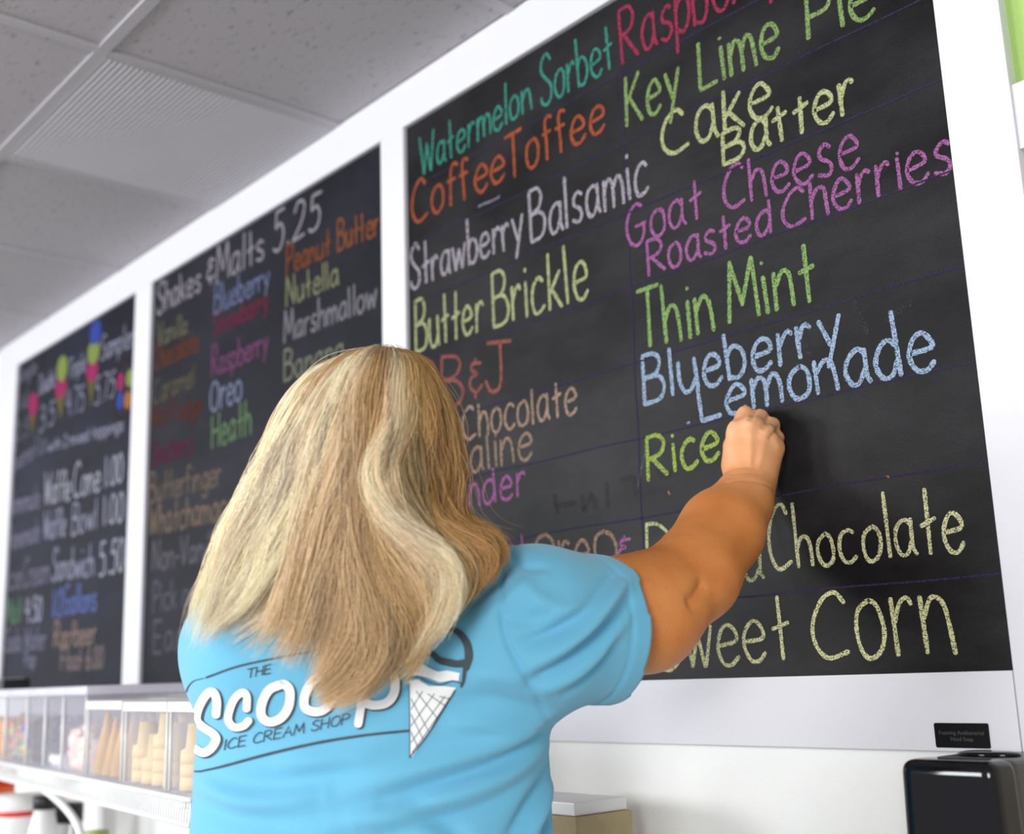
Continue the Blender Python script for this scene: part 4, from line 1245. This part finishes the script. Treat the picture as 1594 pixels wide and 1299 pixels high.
# flare the sleeve end a little into a stitched hem
hd = np.abs((V - hemC) @ hemN); near = (np.linalg.norm(V - hemC, axis=1) < .14)
Nn = vnormals(V, Q)
V = V + Nn*np.where(near, .0022*np.clip(1 - hd/.026, 0, 1)**.2*(hd < .026), 0)[:, None]
V = V - Nn*np.where(near, .0016*np.exp(-((hd - .026)/.003)**2), 0)[:, None]
shirt = attach(np_mesh('t_shirt', V, Q, shirt_m, None))
so = shirt.modifiers.new('thickness', 'SOLIDIFY'); so.thickness = .0022; so.offset = -1
shirtV, shirtQ = V, Q
bvh = BVHTree.FromPolygons([Vector(v) for v in V], Q.tolist())

# push the body under the cloth wherever the two meet
bt = bvh; co = bodyV.copy(); changed = 0
near_b = np.where((co[:, 2] < EYE + .16) & (((co - hemC) @ hemN < .01) | (co[:, 2] < EYE - .1)))[0]
for i in near_b:
    q, nrm, _, d = bt.find_nearest(Vector(co[i]), .03)
    if q is not None:
        s_ = (Vector(co[i]) - q).dot(nrm)
        if s_ > -.0045:
            co[i] = np.array(q - nrm*.0045); changed += 1
body.data.vertices.foreach_set('co', co.astype(np.float32).ravel()); body.data.update()

# ------------------------------------------------------------------ print on the back of the shirt
ink_w = mat('white_ink', srgb(246, 248, 250), .6, .3, noise=(60, .4, srgb(238, 242, 246)))
ink_g = mat('charcoal_ink', srgb(66, 76, 84), .7, .2, noise=(60, .4, srgb(76, 86, 94)))


def decal(name, tris_px, m, off, parent=shirt):
    """list of px polygons, each subdivided, laid on the cloth"""
    bm = bmesh.new()
    for pg in tris_px:
        vs = [bm.verts.new((a, b, 0)) for a, b in pg]
        try: bm.faces.new(vs)
        except ValueError: pass
    bmesh.ops.triangulate(bm, faces=bm.faces)
    for _ in range(4):
        es = [e for e in bm.edges if e.calc_length() > 5]
        if not es: break
        bmesh.ops.subdivide_edges(bm, edges=es, cuts=1); bmesh.ops.triangulate(bm, faces=bm.faces)
    dead = []
    for v in bm.verts:
        q, nrm = hit(v.co.x, v.co.y)
        if q is None: dead.append(v); continue
        if nrm.dot(ray(v.co.x, v.co.y)) > 0: nrm = -nrm
        v.co = q + nrm*off
    if dead: bmesh.ops.delete(bm, geom=dead, context='VERTS')
    o = obj(name, bm, m); o.parent = parent
    return o


def thick(pl, wd, smooth=True, n=5, taper=False):
    a = catmull(pl, n) if smooth and len(pl) > 2 else np.array(pl, float)
    d = np.gradient(a, axis=0); d /= np.linalg.norm(d, axis=1, keepdims=True); nn = np.stack([-d[:, 1], d[:, 0]], 1)
    ww = np.interp(np.linspace(0, 1, len(a)), np.linspace(0, 1, len(wd)), wd) if isinstance(wd, (list, tuple)) else np.full(len(a), float(wd))
    q = []
    for i in range(len(a) - 1):
        q.append([tuple(a[i] + nn[i]*ww[i]/2), tuple(a[i+1] + nn[i+1]*ww[i+1]/2), tuple(a[i+1] - nn[i+1]*ww[i+1]/2), tuple(a[i] - nn[i]*ww[i]/2)])
    def disc(c, r): return [(c[0] + r*math.cos(t), c[1] + r*math.sin(t)) for t in [k*math.pi/5 for k in range(10)]]
    q.append(disc(a[0], ww[0]/2)); q.append(disc(a[-1], ww[-1]/2))
    return q


LET = [
 [(338, 1112), (339, 1092), (334, 1078), (324, 1080), (312, 1100), (308, 1120), (318, 1132), (334, 1143), (338, 1152), (330, 1166), (318, 1172), (305, 1166)],   # S
 [(385, 1103), (385, 1084), (378, 1078), (366, 1088), (358, 1108), (357, 1122), (366, 1132), (380, 1130), (388, 1122)],   # c
 [(437, 1066), (420, 1074), (409, 1094), (408, 1114), (420, 1124), (438, 1118), (450, 1100), (452, 1076), (444, 1066), (437, 1066)],  # o
 [(505, 1050), (488, 1060), (476, 1080), (475, 1100), (488, 1108), (506, 1104), (520, 1084), (522, 1062), (514, 1050), (505, 1050)],  # o
 [(568, 1058), (564, 1090), (558, 1127)], [(566, 1064), (580, 1050), (600, 1046), (614, 1054), (614, 1078), (602, 1094), (582, 1098), (568, 1094)],  # p
]
WID = [13, 12, 14, 14, 13, 14]
white, shadow = [], []
for i, pl in enumerate(LET):
    white += thick(pl, WID[i]); shadow += thick([(x + 2.2, y + 2.2) for x, y in pl], WID[i] + 1.5)
decal('print_shadow', shadow, ink_g, .0009)
o = decal('scoop_lettering', white, ink_w, .0016); o['label'] = 'large white print lettering on the shirt back'
# outline of the badge
fr = []
fr += thick([(318, 1056), (300, 1062), (290, 1080), (287, 1120), (291, 1165), (301, 1198), (312, 1202)], [1.2, 1.4, 2, 2, 2.2, 3])
fr += thick([(312, 1202), (360, 1190), (420, 1174), (500, 1156), (570, 1145), (636, 1138)], [3, 4, 4.5, 4.5, 4, 4])
decal('badge_outline', fr, ink_g, .0009)
fr = thick([(322, 1055), (370, 1038), (430, 1025), (500, 1012)], [3, 3, 3, 2])
decal('badge_outline', fr, ink_g, .0009)

# small capitals
def small_text(s, x0, y0, x1, y1, h, wd):
    tot = sum((G[c][0] if c != ' ' else 2.5) + 1.4 for c in s); ox = 0; out = []
    for c in s:
        if c == ' ': ox += 3.9; continue
        for st in G[c][1].split('/'):
            sm = st.startswith('~'); pts = [tuple(map(float, a.split(','))) for a in st.lstrip('~').split()]
            a = catmull(pts, 3) if sm and len(pts) > 2 else np.array(pts)
            q = [(x0 + (x1 - x0)*(ox + g[0] + g[1]*.12)/tot, y0 + (y1 - y0)*(ox + g[0])/tot - g[1]/10*h) for g in a]
            out += thick(q, wd, smooth=False)
        ox += G[c][0] + 1.4
    return out
decal('small_lettering', small_text('ICE CREAM SHOP', 349, 1168, 546, 1126, 16, 2.0), ink_g, .0009)
decal('small_lettering', small_text('THE', 384, 1056, 424, 1048, 14, 2.0), ink_g, .0009)
# the cone
cone_pg = [[(638, 1066), (710, 1070), (690, 1110), (642, 1178), (638, 1180)]]
def wavy(pts_top, pts_bot): return [pts_top + pts_bot[::-1]]
white2 = [[(637, 1066), (655, 1072), (675, 1078), (707, 1074), (695, 1092), (680, 1118), (660, 1152), (642, 1180), (638, 1178), (638, 1140), (638, 1100)]]
white2 += [[(634, 1060), (650, 1058), (668, 1068), (690, 1068), (710, 1070), (704, 1084), (690, 1086), (672, 1080), (655, 1074), (638, 1074)]]
white2 += [[(644, 1033), (655, 1032), (668, 1040), (682, 1046), (696, 1044), (716, 1048), (714, 1060), (700, 1060), (684, 1062), (668, 1056), (654, 1052), (641, 1052)]]
o = decal('cone_print', white2, ink_w, .0014); o['label'] = 'white printed ice cream cone beside the lettering'
dk = []
dk += thick([(655, 1000), (668, 985), (690, 978), (712, 984), (726, 1000), (730, 1022), (726, 1040)], [1.5, 4, 6, 9, 12, 13, 10])
dk += thick([(660, 1018), (672, 1018), (684, 1028), (700, 1032), (712, 1034), (728, 1032)], [7, 9, 10, 12, 11, 13])
dk += thick([(724, 1040), (722, 1058), (718, 1068)], [6, 5, 4])
dk += thick([(660, 1018), (650, 1026), (640, 1030), (634, 1045), (636, 1062)], [4, 2, 1.2, 1.2, 1.2])
dk += thick([(636, 1056), (650, 1054), (668, 1062), (686, 1066), (704, 1060), (720, 1064)], [2, 2, 2, 2, 2, 2])
decal('cone_shading', dk, ink_g, .0017)
ln = []
ln += thick([(637, 1064), (638, 1120), (638, 1181)], 1.4); ln += thick([(638, 1181), (672, 1134), (708, 1074)], 2.2)
for a, b in (((640, 1088), (668, 1140)), ((640, 1112), (659, 1152)), ((640, 1140), (650, 1163)), ((648, 1076), (682, 1120)), ((666, 1080), (694, 1100)), ((684, 1084), (701, 1088)),
             ((658, 1076), (640, 1104)), ((676, 1080), (640, 1130)), ((692, 1084), (640, 1156)), ((700, 1088), (642, 1172))):
    ln += thick([a, b], 1.1, smooth=False)
decal('cone_lines', ln, ink_g, .0019)

# ------------------------------------------------------------------ jeans and shoes (below the frame)
J = Field([-1.95, .35, 0.02], [-.85, 1.15, EYE - .34], .010)
hipc = np.array([TC[0], TC[1], EYE - .52])
J.torso([(EYE - .62, hipc[0], hipc[1], .19, .14), (EYE - .52, hipc[0], hipc[1], .205, .15), (EYE - .42, hipc[0], hipc[1], .209, .149), (EYE - .375, hipc[0], hipc[1], .199, .139)], Rv, Fv, .03)
feet = []
for sg in (-1, 1):
    hp = hipc + Rv*sg*.10 - Uv*.06; kn = hipc + Rv*sg*.12 + Fv*.02 - Uv*.36; an = hipc + Rv*sg*.13 - Fv*.01 - Uv*.70
    J.cone(hp, kn, .105, .072, .04); J.cone(kn, an, .072, .056, .03); feet.append(an)
V, Q = J.mesh(); V = relax(V, Q, 2, .5)
attach(np_mesh('jeans', V, Q, M['jeans'], None))
for an in feet:
    Z_ = Field([an[0] - .3, an[1] - .3, -.02], [an[0] + .3, an[1] + .35, .16], .008)
    a0 = np.array([an[0], an[1], .05]) - Fv*.04; Z_.cone(a0, a0 + Fv*.20 - Uv*.012, .043, .036, .02); Z_.cone(a0 + Uv*.02, a0 + Uv*.06, .045, .045, .02)
    V, Q = Z_.mesh(); V[:, 2] = np.maximum(V[:, 2], .001)
    attach(np_mesh('shoe', V, Q, M['shoe'], None))

# the stick of chalk between finger and thumb
c0 = A_(1150, 655, 1.694); c1 = np.array(onY(1160, 640, BY - .004))
stick = obj('chalk_stick', tube([Vector(c0 + (c0 - c1)*.4), Vector(c0), Vector(c1)], .0045, seg=12), M['chalkstick'], None, True)
tag(stick, 'light blue stick of chalk pinched in the raised hand against the board', 'chalk')

# ------------------------------------------------------------------ hair
GD = [  # px, py, distance ; roots near the parting, tips last
 [(566, 566, 1.36), (520, 572, 1.36), (478, 588, 1.36), (440, 628, 1.36), (408, 690, 1.355), (376, 765, 1.35), (340, 845, 1.34), (310, 930, 1.30), (296, 985, 1.265), (286, 1040, 1.25)],
 [(572, 560, 1.36), (530, 568, 1.335), (490, 600, 1.31), (458, 655, 1.295), (428, 725, 1.285), (395, 800, 1.275), (360, 880, 1.26), (330, 940, 1.25), (310, 985, 1.235), (294, 1024, 1.232)],
 [(580, 558, 1.36), (545, 566, 1.31), (512, 602, 1.275), (486, 660, 1.255), (458, 735, 1.245), (428, 815, 1.238), (392, 890, 1.228), (355, 945, 1.222), (325, 985, 1.216), (302, 1022, 1.214)],
 [(586, 556, 1.36), (558, 566, 1.295), (532, 605, 1.262), (512, 660, 1.242), (488, 738, 1.23), (462, 815, 1.224), (432, 885, 1.215), (395, 940, 1.21), (360, 968, 1.208), (330, 985, 1.21)],
 [(590, 556, 1.36), (568, 566, 1.285), (549, 608, 1.255), (536, 662, 1.236), (515, 740, 1.224), (495, 815, 1.218), (472, 885, 1.212), (448, 935, 1.206), (425, 985, 1.203), (392, 1030, 1.20)],
 [(596, 555, 1.36), (580, 566, 1.28), (566, 608, 1.25), (557, 665, 1.232), (545, 740, 1.222), (530, 820, 1.216), (515, 890, 1.208), (508, 950, 1.202), (500, 1005, 1.198), (490, 1040, 1.195)],
 [(602, 555, 1.36), (592, 566, 1.278), (584, 608, 1.248), (578, 665, 1.232), (566, 745, 1.222), (558, 825, 1.216), (562, 895, 1.208), (580, 960, 1.202), (590, 1020, 1.196), (572, 1062, 1.19), (540, 1090, 1.188), (498, 1108, 1.186)],
 [(606, 555, 1.36), (602, 570, 1.278), (604, 612, 1.248), (604, 662, 1.233), (592, 735, 1.222), (590, 805, 1.216), (606, 870, 1.21), (632, 925, 1.204), (648, 980, 1.20), (640, 1030, 1.195), (620, 1060, 1.19)],
 [(610, 555, 1.36), (618, 572, 1.282), (612, 615, 1.246), (606, 665, 1.230), (580, 720, 1.218), (582, 770, 1.212), (616, 818, 1.206), (660, 846, 1.202), (695, 878, 1.20), (703, 915, 1.198), (690, 955, 1.196), (668, 990, 1.196), (650, 1020, 1.196)],
 [(614, 556, 1.36), (636, 572, 1.29), (640, 620, 1.262), (640, 680, 1.25), (634, 740, 1.245), (640, 795, 1.243), (664, 838, 1.238), (700, 866, 1.232), (724, 900, 1.228), (712, 940, 1.226), (690, 970, 1.224)],
 [(618, 557, 1.36), (652, 575, 1.30), (668, 625, 1.282), (672, 685, 1.275), (670, 745, 1.272), (680, 800, 1.27), (712, 832, 1.26), (745, 850, 1.25), (756, 878, 1.245), (742, 905, 1.242), (722, 930, 1.24), (700, 952, 1.238)],
 [(622, 560, 1.36), (664, 578, 1.32), (690, 630, 1.31), (700, 690, 1.305), (702, 750, 1.30), (704, 800, 1.298), (728, 826, 1.285), (764, 842, 1.272), (776, 868, 1.262), (764, 896, 1.255), (742, 918, 1.252)],
 [(625, 564, 1.37), (672, 584, 1.345), (702, 632, 1.345), (712, 690, 1.345), (714, 750, 1.34), (714, 795, 1.335), (734, 818, 1.32), (768, 832, 1.30), (784, 856, 1.29), (778, 880, 1.285), (760, 900, 1.28)],
]
NP = 26
def resample(a, n):
    a = np.array(a, float); s = np.concatenate([[0], np.cumsum(np.linalg.norm(np.diff(a, axis=0), axis=1))])
    t = np.linspace(0, s[-1], n); return np.stack([np.interp(t, s, a[:, i]) for i in range(a.shape[1])], 1)
GW = []
for g in GD:
    q = np.array([tuple(P(*p)) for p in g]); GW.append(resample(catmull(q, 6), NP))
GW = np.array(GW)                                    # guides x NP x 3
# underlying mass of hair
Hf = Field([-1.75, .42, EYE - .05], [-.95, 1.15, EYE + .42], .0045)
Hf.ell(HC + Uh*.014 - Fh*.004, Rm, (.080, .092, .094), .02)
view = np.array(ray(600, 800)); view /= np.linalg.norm(view)
for gi in range(1, len(GW) - 2):
    for t in (0, .5):
        g = GW[gi]*(1 - t) + GW[gi+1]*t + view*.034
        for k in range(2, NP - 7, 1):
            r0 = np.interp(k, [0, 6, 14, NP - 8], [.013, .016, .015, .005])
            Hf.cone(g[k], g[k+1], r0, r0, .008)
V, Q = Hf.mesh(); V = relax(V, Q, 3, .5)
hair_m = bpy.data.materials.new('blonde_hair'); hair_m.use_nodes = True
N = hair_m.node_tree.nodes; L = hair_m.node_tree.links; hb = N['Principled BSDF']
hb.inputs['Roughness'].default_value = .36; hb.inputs['Specular IOR Level'].default_value = .6
at = N.new('ShaderNodeAttribute'); at.attribute_name = 'tone'
tr_ = N.new('ShaderNodeBsdfTranslucent'); mxs = N.new('ShaderNodeMixShader'); mxs.inputs[0].default_value = .22
L.new(at.outputs['Color'], hb.inputs['Base Color']); L.new(at.outputs['Color'], tr_.inputs['Color'])
out = N['Material Output']; L.new(hb.outputs[0], mxs.inputs[1]); L.new(tr_.outputs[0], mxs.inputs[2]); L.new(mxs.outputs[0], out.inputs['Surface'])
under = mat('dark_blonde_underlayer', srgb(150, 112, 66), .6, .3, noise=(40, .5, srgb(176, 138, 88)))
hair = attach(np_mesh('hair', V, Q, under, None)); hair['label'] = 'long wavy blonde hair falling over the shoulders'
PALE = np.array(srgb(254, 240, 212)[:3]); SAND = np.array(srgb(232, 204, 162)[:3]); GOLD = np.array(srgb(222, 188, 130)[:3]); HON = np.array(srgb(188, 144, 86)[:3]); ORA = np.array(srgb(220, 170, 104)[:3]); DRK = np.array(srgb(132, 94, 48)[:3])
# (root colour, tip colour) per guide; on the left, pale highlights plus window light put into the colour
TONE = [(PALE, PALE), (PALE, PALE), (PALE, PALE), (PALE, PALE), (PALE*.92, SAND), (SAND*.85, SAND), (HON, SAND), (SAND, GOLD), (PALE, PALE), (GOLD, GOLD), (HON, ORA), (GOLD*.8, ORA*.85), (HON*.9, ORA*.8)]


def strands(ns, seed, spread, rad, depth, wild=1.0, lenr=(.72, 1.0), tshift=0.0, gr=(0, 12.0), clumps=120):
    R = np.random.default_rng(seed)
    cl_u = np.sort(R.uniform(gr[0], gr[1], clumps)); cl_dep = R.uniform(0, depth, clumps); cl_ph = R.uniform(0, 6.28, (clumps, 4)); cl_tone = R.normal(0, .27, clumps); cl_len = R.uniform(lenr[0], lenr[1], clumps)
    ci = R.integers(0, clumps, ns)
    u_in = np.clip(cl_u[ci] + R.normal(0, .30, ns), gr[0], gr[1] - 1e-3)
    u_tip = np.clip(cl_u[ci] + R.normal(0, .13, ns), gr[0], gr[1] - 1e-3)
    t = np.linspace(0, 1, NP)
    uu = u_in[:, None]*(1 - t)[None]**1.2 + u_tip[:, None]*(1 - (1 - t)[None]**1.2)
    i0 = np.clip(np.floor(uu).astype(int), 0, len(GW) - 2); f = uu - i0
    f = f[..., None]
    length = np.clip(cl_len[ci] * R.uniform(.9, 1.03, ns), .3, 1.0)
    tt = t[None]*length[:, None]*(NP - 1); k0 = np.clip(np.floor(tt).astype(int), 0, NP - 2); fk = (tt - k0)[..., None]
    A = GW[i0, k0]*(1 - fk) + GW[i0, k0 + 1]*fk; B = GW[i0 + 1, k0]*(1 - fk) + GW[i0 + 1, k0 + 1]*fk
    X_ = A*(1 - f) + B*f
    dep = cl_dep[ci] + R.uniform(-.2, 1, ns)*.006
    X_ += view[None, None]*(dep[:, None]*np.clip(t*4, .15, 1)[None])[..., None]
    lat = np.array(AX) * 0; right = np.array([.6528, .7568, -.033]); up = np.array([.18, -.11, .9765])
    ph = cl_ph[ci]
    wob = (np.sin(ph[:, 0:1] + t[None]*(7 + ph[:, 1:2]*.8))*.0075 + np.sin(ph[:, 2:3] + t[None]*(15 + ph[:, 3:4]))*.0018)*np.clip(t*1.8 - .15, 0, 1)[None]
    X_ += right[None, None]*wob[..., None] + view[None, None]*(np.cos(ph[:, 1:2] + t[None]*9)*.004*np.clip(t*2 - .2, 0, 1)[None])[..., None]
    rp = R.uniform(0, 6.28, (ns, 3)); ra = R.normal(0, 1, (ns, 2))
    X_ += right[None, None]*((ra[:, 0:1]*spread*t[None]**.8 + np.sin(rp[:, 0:1] + t[None]*R.uniform(8, 20, (ns, 1)))*.0011*wild*t[None]))[..., None]
    X_ += view[None, None]*((ra[:, 1:2]*spread*.8*t[None]**.8 + np.sin(rp[:, 1:2] + t[None]*14)*.0012*wild*t[None]))[..., None]
    X_ += up[None, None]*(R.normal(0, .004, (ns, 1))*np.ones((1, NP)))[..., None]
    # stay in front of the wool of the mass and off the shirt: only tone matters from here
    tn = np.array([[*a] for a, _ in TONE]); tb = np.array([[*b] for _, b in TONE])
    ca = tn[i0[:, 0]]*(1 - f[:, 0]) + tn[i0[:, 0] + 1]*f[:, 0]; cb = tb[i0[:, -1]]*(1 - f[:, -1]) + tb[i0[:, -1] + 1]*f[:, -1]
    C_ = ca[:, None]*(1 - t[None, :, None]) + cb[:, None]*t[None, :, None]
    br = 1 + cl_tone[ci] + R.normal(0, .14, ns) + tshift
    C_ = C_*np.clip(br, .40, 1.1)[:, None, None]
    warm = R.random(ns) < .16
    C_[warm] = C_[warm]*.5 + HON*.5
    rr = rad*R.uniform(.7, 1.25, ns)[:, None]*np.interp(t, [0, .1, .8, 1], [.8, 1, .9, .25])[None]
    return X_.astype(np.float32), np.clip(C_, 0, 1), rr.astype(np.float32)


def hair_object(name, parts):
    X_ = np.vstack([p[0] for p in parts]); C_ = np.vstack([p[1] for p in parts]); R_ = np.vstack([p[2] for p in parts])
    hc = bpy.data.hair_curves.new(name); hc.add_curves([NP]*len(X_))
    hc.position_data.foreach_set('vector', X_.reshape(-1))
    ra = hc.attributes.get('radius') or hc.attributes.new('radius', 'FLOAT', 'POINT'); ra.data.foreach_set('value', R_.reshape(-1))
    ca = hc.attributes.new('tone', 'FLOAT_COLOR', 'POINT'); ca.data.foreach_set('color', np.concatenate([C_, np.ones(C_.shape[:2] + (1,))], 2).astype(np.float32).reshape(-1))
    hc.materials.append(hair_m)
    o = bpy.data.objects.new(name, hc); COL.objects.link(o); return o


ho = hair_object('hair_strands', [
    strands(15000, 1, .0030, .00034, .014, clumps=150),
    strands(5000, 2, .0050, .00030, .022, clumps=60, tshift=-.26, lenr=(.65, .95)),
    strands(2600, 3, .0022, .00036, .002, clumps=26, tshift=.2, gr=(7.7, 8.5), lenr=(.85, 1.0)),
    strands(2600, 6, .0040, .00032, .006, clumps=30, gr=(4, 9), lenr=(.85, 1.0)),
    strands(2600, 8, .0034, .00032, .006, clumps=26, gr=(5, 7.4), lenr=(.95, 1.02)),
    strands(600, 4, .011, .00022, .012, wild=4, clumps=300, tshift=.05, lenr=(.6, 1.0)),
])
ho.parent = hair
ho['kind'] = 'stuff'
